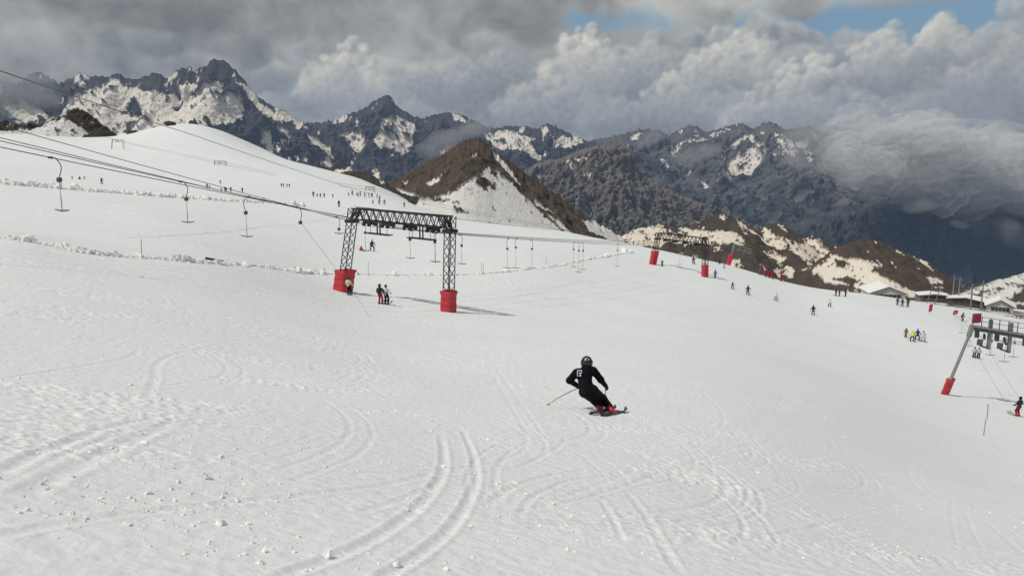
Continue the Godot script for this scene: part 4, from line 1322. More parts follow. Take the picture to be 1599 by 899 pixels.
func sitter() -> Array:
	var b := []
	for s in [-1.0, 1.0]:
		b.append([Vector3(s * 0.12, 0.10, 0.62), Vector3(s * 0.12, 0.17, 0.74), 0.06, 0.05, 3])
		b.append([Vector3(s * 0.12, 0.12, 0.60), Vector3(s * 0.12, 0.30, 0.32), 0.065, 0.075, 2])
		b.append([Vector3(s * 0.12, 0.30, 0.32), Vector3(s * 0.09, 0.14, 0.0), 0.08, 0.11, 2])
		b.append([Vector3(s * 0.17, 0.56, -0.05), Vector3(s * 0.26, 0.34, -0.10), 0.075, 0.06, 1])
		b.append([Vector3(s * 0.26, 0.34, -0.10), Vector3(s * 0.25, 0.10, -0.16), 0.06, 0.05, 1])
		b.append([Vector3(s * 0.25, 0.09, -0.16), Vector3(s * 0.25, 0.05, -0.12), 0.05, 0.045, 5])
	b.append([Vector3(-0.07, 0.13, 0), Vector3(0.07, 0.13, 0), 0.13, 0.13, 2])
	b.append([Vector3(0, 0.2, -0.01), Vector3(0, 0.52, -0.04), 0.15, 0.16, 1])
	b.append([Vector3(0, 0.60, -0.03), Vector3(0, 0.72, 0.0), 0.06, 0.07, 1])
	b.append([Vector3(0, 0.72, 0.04), Vector3(0, 0.75, 0.045), 0.08, 0.08, 4])
	b.append([Vector3(0, 0.78, -0.01), Vector3(0, 0.80, 0.0), 0.115, 0.11, 0])
	return b

var protos := {}
var ski_mesh: ArrayMesh

func make_ski(len_: float, wide: float) -> ArrayMesh:      # a waisted board with an upturned tip, along +z, binding at the origin
	var verts := PackedVector3Array()
	var rows := 18
	for j in rows:
		var t := float(j) / (rows - 1)
		var z := lerpf(-0.46, 0.54, t) * len_
		var w := wide * (0.78 + 0.42 * pow(absf(t - 0.46) / 0.54, 1.6)) * (1.0 if t < 0.93 else sqrt(maxf(0.04, 1.0 - pow((t - 0.93) / 0.075, 2.0))))
		var y := 0.012 + 0.16 * pow(maxf(0.0, (t - 0.86) / 0.14), 2.0) * 0.7 + 0.03 * pow(maxf(0.0, (0.05 - t) / 0.05), 2.0)
		for c in [Vector2(-0.5, 0.0), Vector2(-0.5, 0.012), Vector2(-0.28, 0.016), Vector2(0.28, 0.016), Vector2(0.5, 0.012), Vector2(0.5, 0.0)]:
			verts.append(Vector3(c.x * w, y + c.y, z))
	return sheet(verts, PackedColorArray(), 6, rows, true)

func person(px: float, py: float, hpx: float, label: String, jacket: Color, trousers: Color, helmet: Color, pose := "stand", yaw := 0.0, group := "", skis := true, boots := Color(0.06, 0.06, 0.065)) -> Node3D:
	var p := on_ground(px, py, 8.0, 700.0)
	var guess: float = 1.7 * F / hpx
	if -p.z > 1.5 * guess: p = brink(px)                  # stands on the brink itself
	var d := -p.z
	var fine := hpx >= 12.0
	var key := pose + ("_fine" if fine else "")
	if not protos.has(key):
		var bones: Array = sitter() if pose == "sit" else (figure(0.12, 0.06, 0.1, 0.11) if pose == "stand" else (figure(0.75, 0.45, 0.9, 0.15) if pose == "ski" else (figure(0.5, 0.3, 0.7, 0.24) if pose == "plough" else figure(0.3, -0.08, 0.5, 0.13))))
		protos[key] = body(bones, 0.026 if fine else 0.045, 0.035 if fine else 0.05, SLOTS)
	var size: float = {"sit": 0.9, "stand": 1.73, "ski": 1.38, "plough": 1.50, "ride": 1.62}[pose]
	var k := clampf(hpx * d / F / size, 0.62, 1.12)
	var root := thing("person", label, "person", p, group)
	root.rotation.y = yaw
	root.scale = Vector3.ONE * k
	part("clothed_body", recolor(protos[key], SLOTS, [helmet, jacket, trousers, boots, SKIN, jacket * 0.4]), M.cloth, root)
	if skis and pose != "sit" and hpx > 6.0:
		var apart: float = {"stand": 0.11, "ski": 0.15, "plough": 0.24, "ride": 0.13}[pose]
		for s in [-1.0, 1.0]:
			var o := part("ski", ski_mesh, M.ski_dark, root)
			o.position = Vector3(s * apart, -0.005, 0)
			o.rotation = Vector3(atan(0.19 * cos(yaw) * 0.6), -s * 0.18 if pose == "plough" else 0.0, 0)
	if hpx > 9.0 and (pose == "ski" or pose == "plough" or pose == "stand" and skis):
		for s in [-1.0, 1.0]:
			var hand := Vector3(s * (0.34 if pose != "stand" else 0.31), 0.80 if pose == "ski" else 0.92, 0.20)
			bar("ski_pole", hand + Vector3(0, 0.08, 0.02), Vector3(s * 0.46, 0.02, -0.25 if pose != "stand" else 0.22), 0.022, M.ski_dark, root, 0.022, true)
	return root

func brink(px: float) -> Vector3:                        # the skyline of the slope in that column
	var best := foot(px, 70.0)
	for k in 80:
		var p := foot(px, 70.0 + k * 2.5)
		if (p.y - EYE.y) / -p.z > (best.y - EYE.y) / -best.z: best = p
	return foot(px, -best.z - 7.0)

func build_people() -> void:
	ski_mesh = make_ski(1.65, 0.10)
	var black := Color(0.018, 0.018, 0.02)
	var char_ := Color(0.04, 0.04, 0.045)
	var white := Color(0.66, 0.66, 0.64)
	var cream := Color(0.60, 0.57, 0.44)
	var red := Color(0.42, 0.015, 0.03)
	var grey := Color(0.16, 0.17, 0.18)
	var navy := Color(0.03, 0.04, 0.16)
	var down := PI - 0.35
	person(545, 461, 29, "skier in cream jacket and black trousers beside the leaning red-padded leg", cream, black, Color(0.05, 0.05, 0.05), "ride", down)
	person(594, 475, 32, "skier in black jacket and red trousers, close to one in white", Color(0.03, 0.04, 0.04), red, black, "ride", down)
	var bagged := person(603.5, 476, 32, "skier in white jacket and black trousers with a dark hip bag", white, black, Color(0.08, 0.07, 0.07), "ride", down + 0.1)
	part("hip_bag", tube([Vector3(-0.20, 0.98, -0.17), Vector3(-0.18, 0.97, -0.18), Vector3(-0.06, 0.93, -0.20), Vector3(-0.04, 0.93, -0.2)], [0.03, 0.10, 0.10, 0.03], 10), M.rubber, bagged)
	person(581, 392, 17, "lone skier in black behind the black gantry", black, black, black, "plough", 0.4)
	person(564, 391.5, 8, "skier in red sitting on the snow below a T-bar", red, red, black, "sit", 0.8)
	person(1034, 416, 11, "skier in dark grey between the legs of the smaller black gantry", grey, char_, black, "stand", down)
	person(1083, 412.5, 11, "dark skier just uphill of the smaller gantry's upright leg", char_, black, black, "ski", down)
	person(1117, 434, 13.5, "skier in dark grey beside the upright leg of the smaller black gantry", grey, black, black, "stand", down)
	person(1124, 412.5, 9, "dark skier at the brink beside the lone grey gantry", char_, black, black, "stand", 0.3)
	person(1131, 419, 8, "small skier in pale jacket near the lone grey gantry", Color(0.4, 0.42, 0.44), grey, black, "stand", 0.3)
	person(1144, 451, 11, "skier in a wide crouch on the open piste", grey, char_, black, "plough", 0.2)
	person(1168, 460.5, 15.5, "skier in black with both arms out on the open piste", black, black, char_, "ski", down)
	person(1212, 469.5, 12, "child in pale jacket skiing down the open piste", white, grey, Color(0.3, 0.3, 0.32), "plough", down)
	person(1270, 492, 16, "skier in black jacket on the open piste, lowest of those in black", black, char_, black, "ski", down)
	person(1296, 479, 11, "child in white jacket below a dark trio", white, char_, black, "plough", down)
	var trio := "skier in dark clothes in a trio at the brink of the slope"
	for e in [[1305.5, 462, 12], [1311, 462.5, 11], [1320.5, 463, 12]]:
		person(e[0], e[1], e[2], trio, char_, black, black, "stand", 0.5, "dark trio at the brink")
	person(1402, 476.5, 13, "shorter skier in dark red standing with two taller ones before the station", Color(0.10, 0.03, 0.035), black, black, "stand", down)
	person(1409.5, 479, 18, "tall skier in black standing between two others before the station", black, black, black, "ski", down)
	person(1418, 479.5, 14, "skier in charcoal beside the tall one in black before the station", char_, black, black, "stand", down)
	person(1415, 527, 16, "skier in faded red suit apart from a bright trio", Color(0.22, 0.07, 0.07), Color(0.2, 0.08, 0.08), Color(0.1, 0.05, 0.05), "stand", down)
	person(1425, 533.5, 17, "skier in bright yellow jacket", Color(0.62, 0.72, 0.02), black, Color(0.5, 0.6, 0.05), "plough", down)
	person(1433, 531.5, 18, "skier in dark blue jacket with elbows out, beside a yellow one", navy, Color(0.02, 0.02, 0.05), navy, "plough", down)
	person(1442, 534, 17, "skier in pale jacket with blue hat", Color(0.5, 0.53, 0.6), Color(0.45, 0.46, 0.5), Color(0.06, 0.08, 0.22), "plough", down)
	person(1503, 501, 17, "skier in black bending forward by the T-bars of the grey gantry", black, black, black, "ski", 1.2)
	person(1522, 559, 18, "rider in white-backed jacket towed as one of a pair near the grey gantry", Color(0.45, 0.45, 0.46), black, black, "ride", down, "pair of towed riders")
	person(1528.5, 560, 18, "rider in white-backed jacket towed as one of a pair near the grey gantry", Color(0.45, 0.45, 0.46), black, black, "ride", down, "pair of towed riders")
	person(1590, 650, 33, "skier in charcoal jacket and dark red trousers by the slanting stake", Color(0.035, 0.037, 0.036), Color(0.16, 0.03, 0.04), black, "ride", PI + 0.3, "", true, red)
	var squad := "skier in bright red suit in a red team at the brink"
	for e in [[1196, 430, 14], [1202, 431.5, 15], [1207.5, 432, 12], [1221, 432.5, 13]]:
		person(e[0], e[1], e[2], squad, red, red, Color(0.3, 0.03, 0.04), "stand", 0.4, "red team at the brink")
	person(1187, 429, 12, "skier in grey standing beside the red team", grey, grey, grey, "stand", 0.4)
	person(988, 380, 6, "tiny dark skier alone on the skyline uphill of the smaller gantry", char_, black, black, "stand", 0.0)
	person(529, 323, 11, "far skier in dark red just above the top of the black gantry", Color(0.09, 0.02, 0.025), black, black, "stand", 0.6)
	person(631, 323, 8, "far dark skier alone above the beam of the black gantry", char_, black, black, "stand", 0.6)
	person(158, 287, 9, "far skier in black leaning on the pale slope below the knoll", black, black, black, "ski", 1.0)
	person(123.5, 280, 5, "far person in red sitting between two dark specks", red, red, black, "sit", 0.5)
	for e in [[112, 280, 5], [131, 280, 5]]: person(e[0], e[1], e[2], "tiny dark skier beside the far person in red", char_, black, black, "stand", 0.5, "pair beside the person in red")
	for e in [[323, 294, 8], [327, 294.5, 5], [343.5, 287, 6], [345, 299, 5], [351, 299, 8], [353, 299, 7], [360, 299.5, 8], [378, 300.5, 8]]:
		person(e[0], e[1], e[2], "tiny dark skier loitering below the cables on the far snow", black, char_, black, "stand", 0.5, "skiers below the far cables")
	for e in [[439, 291.5, 6], [442, 292, 6], [448, 292, 5.5], [451.5, 292.5, 6]]:
		person(e[0], e[1], e[2], "tiny dark skier waiting uphill of a slim gantry", black, char_, black, "stand", 0.5, "row beside the slim gantry")
	for e in [[489, 307, 9], [495, 307.5, 6], [500, 308, 7], [506, 308.5, 7.5], [519.5, 308.5, 6]]:
		person(e[0], e[1], e[2], "tiny dark skier in a loose line on the far slope", black, char_, black, "stand", 0.5, "loose line on the far slope")
	for k in 12:
		person(544 + k * 3.9 + 1.9 * sin(k * 2.4), 304.5 + k * 0.35 + 1.2 * cos(k * 1.7), 5.5 + (k * 7 % 3), "tiny skier in the crowd queuing at the last slim gantry", [black, char_, grey, Color(0.1, 0.03, 0.03)][k % 4], char_, black, "stand", 0.5 + k, "queue at the last slim gantry")
	for e in [[582, 318.5, 6], [592, 319, 9], [600, 319.5, 8], [592.5, 312, 8]]:
		person(e[0], e[1], e[2], "tiny skier spread out below the queue", grey, char_, black, "ski", 0.5, "skiers below the queue")

func build_skier() -> void:
	var b := at(945, 640, 19.0)
	b.y = ground(b.x, -b.z)
	var lift: float = b.y - at(945, 640, 19.0).y          # set the figure on the snow
	var P := func(px: float, py: float, d: float) -> Vector3: return at(px, py, d) + Vector3(0, lift + 0.02, 0) - b
	var root := thing("person", "skier all in black carving away, leaning over red boots", "person", b)
	var head: Vector3 = P.call(916.5, 562, 19.35)
	var neck: Vector3 = P.call(915.5, 571, 19.3)
	var sl: Vector3 = P.call(900, 577, 19.25)
	var sr: Vector3 = P.call(927, 573.5, 19.25)
	var chest: Vector3 = P.call(913, 582, 19.22)
	var belly: Vector3 = P.call(914.5, 596, 19.08)
	var hl: Vector3 = P.call(913, 607, 18.98)
	var hr: Vector3 = P.call(926, 604.5, 18.98)
	var el: Vector3 = P.call(889.5, 589, 19.3)
	var wl: Vector3 = P.call(904, 599, 19.70)
	var er: Vector3 = P.call(938.5, 588, 19.32)
	var wr: Vector3 = P.call(945.5, 597, 19.55)
	var kl: Vector3 = P.call(929, 620, 19.34)
	var kr: Vector3 = P.call(941, 617, 19.44)
	var al: Vector3 = P.call(939.5, 634, 19.08)
	var ar: Vector3 = P.call(957, 637, 19.12)
	var cols := [Color(0.0075, 0.0075, 0.009), Color(0.009, 0.009, 0.0105), Color(0.02, 0.02, 0.024), SKIN]
	var m := body([
		[neck, head - Vector3(0, 0.03, 0), 0.075, 0.085, 3], [chest, neck, 0.17, 0.10, 0], [neck + Vector3(-0.05, -0.03, 0.07), neck + Vector3(0.06, -0.02, 0.06), 0.085, 0.085, 0], [neck, head + Vector3(0, -0.08, 0), 0.11, 0.10, 0],
		[sl.lerp(sr, 0.15), sl.lerp(sr, 0.85), 0.10, 0.10, 0], [chest, belly, 0.185, 0.165, 0], [belly, hl.lerp(hr, 0.5), 0.17, 0.165, 0],
		[sl, el, 0.10, 0.085, 0], [el, wl, 0.08, 0.058, 0], [sr, er, 0.10, 0.082, 0], [er, wr, 0.078, 0.055, 0],
		[hl, hr, 0.13, 0.13, 1], [hl, kl, 0.135, 0.105, 1], [kl, kl.lerp(al, 0.78), 0.105, 0.095, 1], [hr, kr, 0.13, 0.105, 1], [kr, kr.lerp(ar, 0.72), 0.105, 0.095, 1]], 0.016, 0.05, cols)
	part("clothed_body", m, M.cloth, root)
	# helmet with ear guards, goggle strap and a small white mark
	var hm := body([[head + Vector3(0, 0.02, 0.0), head + Vector3(0, 0.05, -0.02), 0.135, 0.13, 0], [head + Vector3(-0.095, -0.05, -0.02), head + Vector3(-0.08, 0.02, 0), 0.05, 0.07, 0], [head + Vector3(0.095, -0.05, -0.02), head + Vector3(0.08, 0.02, 0), 0.05, 0.07, 0], [head + Vector3(-0.06, 0.05, -0.10), head + Vector3(0.06, 0.05, -0.10), 0.05, 0.05, 0]], 0.013, 0.04, [Color(0.02, 0.02, 0.022)])
	var helmet := part("helmet", hm, M.shell, root)
	part("goggle_strap", band(head + Vector3(0, 0.03, -0.01), 0.141, 0.045), M.strap, helmet)
	for e in [[-0.035, 0.0], [0.0, 0.03], [0.035, 0.0]]:
		var q := head + Vector3(e[0], 0.115 + e[1], 0.10 - e[1] * 0.9)
		bar("mark", q - Vector3(0.012, 0.008, -0.004), q + Vector3(0.012, 0.010, -0.004), 0.012, M.white_print, helmet, 0.02)
	# white print behind the shoulder
	var pc: Vector3 = P.call(905.5, 577.5, 19.035)
	var basis := Basis(Vector3.UP, -0.42) * Basis(Vector3.BACK, 0.14)
	var strokes := [[-0.066, -0.075, -0.05, 0.075, 0.028], [-0.05, 0.066, 0.06, 0.072, 0.024], [0.055, 0.07, 0.045, 0.0, 0.028], [0.045, 0.0, -0.02, 0.012, 0.022], [0.0, -0.01, 0.03, -0.075, 0.03], [0.03, -0.07, -0.03, -0.062, 0.022]]
	for s in strokes:
		bar("back_print", pc + basis * Vector3(s[0], s[1], 0), pc + basis * Vector3(s[2], s[3], 0), s[4], M.white_print, root, 0.012)
	# gloves: palm, four fingers closed on the grip, thumb
	for side in [[wl, el, P.call(905, 600.5, 19.76), P.call(876, 612, 19.2)], [wr, er, P.call(947, 600.5, 19.6), P.call(943.5, 617, 19.5)]]:
		var w: Vector3 = side[0]
		var g: Vector3 = side[2]
		var axis: Vector3 = (side[3] - g).normalized()
		var fore := (w - (side[1] as Vector3)).normalized()
		var out := axis.cross(fore).normalized()
		var bones := [[w, g + fore * 0.0 + out * 0.02, 0.048, 0.042, 0], [w - fore * 0.05, w, 0.055, 0.052, 0]]
		for k in 4:
			var kn := g + out * 0.038 - axis * (0.035 - 0.024 * k) + fore * 0.012
			var tip: Vector3 = kn + fore * 0.036 * [0.9, 1.0, 0.95, 0.8][k] - out * 0.028
			bones.append([kn, tip, 0.0145, 0.013, 0])
			bones.append([tip, tip - fore * 0.012 - out * 0.040, 0.013, 0.012, 0])
		bones.append([g - axis * 0.045 + out * 0.01, g - axis * 0.05 - out * 0.022 + fore * 0.01, 0.017, 0.015, 0])
		bones.append([g - axis * 0.05 - out * 0.022 + fore * 0.01, g - axis * 0.03 - out * 0.03 + fore * 0.035, 0.015, 0.013, 0])
		part("glove", body(bones, 0.0075, 0.008, [Color(0.10, 0.012, 0.02)]), M.cloth, root)
	# boots: red shells with buckles, clamped to the skis
	var along := Vector3(0.50, 0, -0.866)
	along.y = (ground(b.x + along.x, -b.z - along.z) - ground(b.x, -b.z))
	along = along.normalized()
	var k2 := 0
	for e in [[al, kl, 0.62], [ar, kr, 0.72]]:
		var a: Vector3 = e[0]
		var shin := ((e[1] as Vector3) - a).normalized()
		var up := shin.lerp(Vector3.UP, 0.25).normalized()
		up = (up - along * up.dot(along)).normalized()
		var right := along.cross(up).normalized()
		var sole := a - up * 0.075
		var red := Color(0.42, 0.02, 0.04)
		var dark := Color(0.03, 0.03, 0.035)
		var bm := body([[sole - along * 0.11 + up * 0.045, sole + along * 0.16 + up * 0.035, 0.058, 0.05, 0 if k2 == 1 else 1], [sole - along * 0.05 + up * 0.05, a + shin * 0.24, 0.068, 0.088, 0], [sole - along * 0.14 + up * 0.012, sole + along * 0.19 + up * 0.012, 0.02, 0.02, 1]], 0.013, 0.03, [red, dark])
		var boot := part("ski_boot", bm, M.shell_red, root)
		for q in 3:
			var c := a + shin * (0.03 + 0.07 * q) + along * 0.02
			bar("buckle", c - right * 0.09, c + right * 0.09, 0.014, M.grey_steel, boot, 0.03)
		var ski := part("ski", make_ski(1.66, 0.105), M.ski_dark, root)
		ski.transform = Transform3D(Basis(right, up, -along).orthonormalized() * Basis(Vector3.UP, PI), sole - up * 0.03 + Vector3(0, 0.025, 0))
		bar("binding", sole - along * 0.22 - up * 0.012, sole - along * 0.12 - up * 0.012, 0.07, M.rubber, ski).set_as_top_level(false)
		ski.get_child(0).transform = Transform3D(Basis.from_scale(Vector3(0.07, 0.05, 0.12)), Vector3(0, 0.055, -0.19))
		bar("binding", Vector3.ZERO, Vector3.UP, 0.07, M.rubber, ski).transform = Transform3D(Basis.from_scale(Vector3(0.07, 0.045, 0.09)), Vector3(0, 0.05, 0.20))
		k2 += 1
	# poles held in the hands
	for e in [[P.call(905, 600.5, 19.76), P.call(878, 610.5, 19.25), P.call(853.5, 628.5, 18.92), "thin dark and red ski pole trailing behind the carving skier's inner arm"], [P.call(947, 600.5, 19.6), P.call(943.5, 617, 19.5), P.call(946.5, 637.5, 19.3), "red ski pole held upright beside the carving skier's outer boot"]]:
		var g: Vector3 = e[0]
		var dir: Vector3 = ((e[1] as Vector3) - g).normalized()
		var pole := thing("ski_pole", e[3], "ski pole", b + g, "poles of the carving skier")
		var mid: Vector3 = e[1] - g
		var tip: Vector3 = e[2] - g
		var bend := []
		for k in 9: bend.append(Vector3.ZERO.lerp(mid, k / 8.0).lerp(mid.lerp(tip, k / 8.0), k / 8.0))
		part("grip", tube([-dir * 0.10, -dir * 0.085, dir * 0.07, dir * 0.08], [0.01, 0.02, 0.017, 0.008], 10), M.rubber, pole)
		part("shaft", tube(bend.slice(0, 5), [0.0095], 8), M.ski_dark, pole)
		part("shaft", tube(bend.slice(4, 9), [0.0095, 0.009, 0.008, 0.007, 0.005], 8), M.pole_red, pole)
		var td := (tip - mid).normalized()
		part("basket", tube([tip - td * 0.075, tip - td * 0.07, tip - td * 0.06], [0.008, 0.032, 0.006], 12), M.rubber, pole)

func band(c: Vector3, r: float, tall: float) -> ArrayMesh:
	var verts := PackedVector3Array()
	for j in 2:
		for i in 28:
			var a := TAU * i / 28.0
			verts.append(c + Vector3(cos(a) * r, (j - 0.5) * tall, sin(a) * r))
	return sheet(verts, PackedColorArray(), 28, 2, true)

# ---------------------------------------------------------------- the station below the slope
func house(called: String, label: String, base: Vector3, yaw: float, wide: float, deep: float, tall: float, rise: float, panes: int, mats: Array) -> Node3D:
	var root := thing(called, label, "building", base)
	root.rotation.y = yaw
	var w := wide / 2.0
	part("wall", prism(PackedVector2Array([Vector2(-w, -4), Vector2(w, -4), Vector2(w, tall), Vector2(0, tall + rise), Vector2(-w, tall)]), deep), mats[0], root)
	var roof := Node3D.new()
	roof.name = "roof"
	root.add_child(roof)
	for s in [-1.0, 1.0]:
		var a := Vector3(0, tall + rise + 0.22, 0)
		var b := Vector3(s * (w + 0.9), tall - rise * 0.9 / w + 0.22, 0)
		var o := part("roof_slope", unit_box, M.roof_snow, roof)
		o.transform = bar_xf(a, b, deep + 1.6, 0.42, Vector3.UP)
		o.transform = Transform3D(Basis(Vector3(0, 0, deep + 1.6), (b - a), (b - a).cross(Vector3(0, 0, 1)).normalized() * -0.4), (a + b) / 2.0)
		bar("bargeboard", Vector3(a.x, a.y - 0.35, deep / 2 + 0.72), Vector3(b.x, b.y - 0.35, deep / 2 + 0.72), 0.12, M.dark_wood, roof, 0.4)
	for k in panes:
		var x := (k + 0.5) / panes * wide * 0.72 - wide * 0.36
		var f := part("window", unit_box, M.dark_wood, root)
		f.transform = Transform3D(Basis.from_scale(Vector3(wide * 0.72 / panes * 0.86, tall * 0.42, 0.16)), Vector3(x, tall * 0.60, deep / 2 + 0.06))
		var g := part("pane", unit_box, M.glass_dark, f)
		g.transform = Transform3D(Basis.from_scale(Vector3(0.84, 0.86, 0.4)), Vector3(0, 0, 0.42))
	bar("deck", Vector3(-w * 0.9, -0.1, deep / 2 + 1.6), Vector3(w * 0.9, -0.1, deep / 2 + 1.6), 3.0, M.dark_wood, root, 0.25)
	for k in 6:
		var x := lerpf(-w * 0.88, w * 0.88, k / 5.0)
		bar("deck_post", Vector3(x, -3.5, deep / 2 + 2.9), Vector3(x, 0.9, deep / 2 + 2.9), 0.18, M.dark_wood, root)
	bar("deck_rail", Vector3(-w * 0.9, 0.9, deep / 2 + 2.9), Vector3(w * 0.9, 0.9, deep / 2 + 2.9), 0.12, M.dark_wood, root)
	bar("door", Vector3(w * 0.72, 0.05, deep / 2 + 0.05), Vector3(w * 0.72, 2.1, deep / 2 + 0.05), 1.1, M.dark_wood, root, 0.1)
	return root

func build_station() -> void:
	house("lodge", "long lodge with a snow-white gable roof at the brink of the slope", at(1379, 464, 400), -0.12, 17, 15, 3.4, 3.2, 6, [M.pale_wall])
	house("hut", "small hut with a white roof and a dark framed gable of five windows", at(1561, 488, 300), -0.5, 8.4, 8, 3.4, 2.2, 5, [M.dark_wall])
	house("shed", "low snow-roofed shed between the masts and the small hut", at(1512, 474, 420), -0.75, 17, 9, 2.6, 1.2, 4, [M.brown_wall])
	house("station_building", "flat grey station building behind the masts", at(1456, 466, 470), -0.2, 16, 9, 2.5, 0.9, 5, [M.grey_wall])
	for e in [[1489, 429, 456, 430, "first"], [1498, 432, 458, 425, "second"], [1516, 443, 484, 330, "third"], [1533, 437, 478, 360, "fourth"]]:
		var b := at(e[0], e[2], e[3])
		var h: float = at(e[0], e[1], e[3]).y - b.y
		var root := thing("lift_mast", "%s tall thin grey mast of the station, counting towards the small hut" % e[4], "mast", b, "grey masts of the station")
		part("pole", tube([Vector3(0, -3, 0), Vector3(0, h * 0.5, 0), Vector3(0, h, 0)], [0.36, 0.30, 0.24], 10), M.grey_steel, root)
		bar("crossarm", Vector3(-1.9, h * 0.86, 0), Vector3(1.9, h * 0.80, 0), 0.28, M.grey_steel, root)
		for s in [-1.7, 1.7]: bar("sheave_assembly", Vector3(s, h * 0.78, -0.9), Vector3(s, h * 0.78, 0.9), 0.3, M.dark_steel, root)
	for e in [[1451, 446, 464, 400, 5.0, "steel prop leaning beside the grey station building"], [1463, 448, 466, 400, 5.0, "second steel prop leaning beside the grey station building"]]:
		var b := at(e[0], e[2], e[3])
		var h: float = at(e[0], e[1], e[3]).y - b.y
		var root := thing("lift_mast", e[5], "mast", b)
		part("pole", tube([Vector3(-0.6, -3, 0), Vector3(1.6, h, 0)], [0.22, 0.18], 8), M.grey_steel, root)
		bar("crossarm", Vector3(0.8, h, 0), Vector3(2.4, h, 0), 0.2, M.grey_steel, root)
	# fences and railings along the trodden ground
	for e in [[1340, 464, 1440, 478, 330, "low wooden fence along the brink below the long lodge"], [1440, 476, 1500, 488, 300, "low dark fence leading from the station to the grey gantry"], [1536, 497, 1630, 500, 240, "dark railing in front of the small hut"]]:
		var a := at(e[0], e[1], e[4])
		var b := at(e[2], e[3], e[4] - 20)
		var root := thing("fence", e[5], "fence", a)
		b -= a
		for k in 15: bar("post", b * (k / 14.0) - Vector3(0, 0.8, 0), b * (k / 14.0) + Vector3(0, 1.1, 0), 0.14, M.dark_wood, root)
		for h in [0.45, 1.0]: bar("rail", Vector3(0, h, 0), b + Vector3(0, h, 0), 0.12, M.dark_wood, root)
	# banners
	for e in [[1452, 491, 17, 150, 6, "narrow red banner on a thin stake beside the piste"], [1491, 494, 10, 165, 8, "small red and white warning board near the station"]]:
		var p := on_ground(e[0], e[1], 20, 300)
		var k: float = -p.z / F
		var root := thing("banner", e[5], "sign", p)
		bar("stake", Vector3(0, -0.2, 0), Vector3(0.25, e[2] * k, 0), 0.05, M.grey_steel, root)
		var o := part("cloth", prism(PackedVector2Array([Vector2(-e[4] * 0.5 * k, 0), Vector2(e[4] * 0.4 * k, 0.1), Vector2(e[4] * 0.6 * k, e[2] * 0.72 * k), Vector2(-e[4] * 0.32 * k, e[2] * 0.70 * k)]), 0.04), M.red_cloth, root)
		o.position = Vector3(0.1, e[2] * 0.27 * k, 0.05)
		if e[4] == 8: bar("white_field", Vector3(-0.15, e[2] * 0.5 * k, 0.09), Vector3(0.3, e[2] * 0.52 * k, 0.09), 0.45, M.white_print, root, 0.03)

func build_small_things() -> void:
	# marker stakes
	for e in [[221, 401, 28, "thin marker stake on the upper slope"], [575, 432, 24, "thin marker stake behind the leaning leg of the black gantry"], [752, 428, 18, "first of two thin stakes by the snow bank below the gantry"], [754.5, 428, 19, "second of two thin stakes by the snow bank below the gantry"], [853, 413, 12, "thin stake farther along the snow bank"], [1537, 680, 54, "slightly bent tall wooden stake beside the track of the grey gantry's lift"]]:
		var p := on_ground(e[0], e[1], 8, 300)
		var h: float = e[2] * -p.z / F
		var r := 0.018 if e[2] < 40 else 0.022
		tag(top("marker_stake", tube([Vector3(-0.01, -0.2, 0), Vector3(0.012 * h, h * 0.5, 0), Vector3((0.05 if e[2] > 40 else 0.0) * h, h * 0.52, 0), Vector3(0.035 * h, h, 0)], [r], 8), M.stake), e[3], "stake")
		(get_child(-1) as Node3D).position = p
	# a dark beam left on the snow bank
	var p := on_ground(333, 410, 8, 200)
	var plank := thing("timber_beam", "short black beam lying on the snow bank", "beam", p)
	bar("beam", Vector3(-0.52, 0.34, 0.1), Vector3(0.42, 0.10, -0.1), 0.13, M.black_steel, plank, 0.15)
	bar("bracket", Vector3(0.40, 0.11, -0.12), Vector3(0.66, 0.12, -0.2), 0.06, M.black_steel, plank)
	# weathered rocks that poke out of the snow
	var rng := RandomNumberGenerator.new()
	rng.seed = 14
	for e in [[205, 208, 670, 15, 9, "dark rock knob just below the rocky knoll"], [265, 193, 660, 16, 7, "dark boulder on the top of the snow crest"], [235, 205, 640, 5, 4, "small dark stone on the pale crest below the boulder"], [636, 318, 395, 20, 8, "flat brown rock slab in the snow above the black gantry"]]:
		rock(at(e[0], e[1], e[2]), e[3] * 0.5 * e[2] / F, e[4] * 0.55 * e[2] / F, rng.randi(), e[5])
	bank("snow_bank", "ragged bank of snow clods along the lift track", [[-80, 362], [0, 371], [90, 386], [140, 396], [240, 404], [330, 411], [430, 420], [530, 428], [640, 430], [740, 428], [850, 418], [920, 405], [985, 394]], 0.13, 2800, 61, 200.0, 5)
	bank("snow_bank", "jagged cut edge of old snow across the far slope", [[-60, 282], [0, 287], [100, 295], [200, 303], [300, 310], [340, 313], [400, 316], [470, 322]], 0.5, 1500, 62, 330.0, 1)
	crumbs()

func rock(p: Vector3, rx: float, ry: float, seed_: int, label: String) -> void:
	var n := noise(seed_ % 9999, 0.9 / rx, 4)
	var s := SphereMesh.new()
	s.radial_segments = 22
	s.rings = 12
	var arr := s.get_mesh_arrays()
	var st := SurfaceTool.new()
	st.begin(Mesh.PRIMITIVE_TRIANGLES)
	var v: PackedVector3Array = arr[Mesh.ARRAY_VERTEX]
	for i in arr[Mesh.ARRAY_INDEX]:
		var q: Vector3 = v[i] * 2.0
		var w := Vector3(q.x * rx, q.y * ry, q.z * rx)
		w *= 1.0 + 0.55 * n.get_noise_3dv(w)
		st.set_color(Color(0.085, 0.07, 0.055))
		st.add_vertex(w)
	st.generate_normals()
	var o := top("rock", st.commit(), M.scree)
	o.position = p
	tag(o, label, "rock")

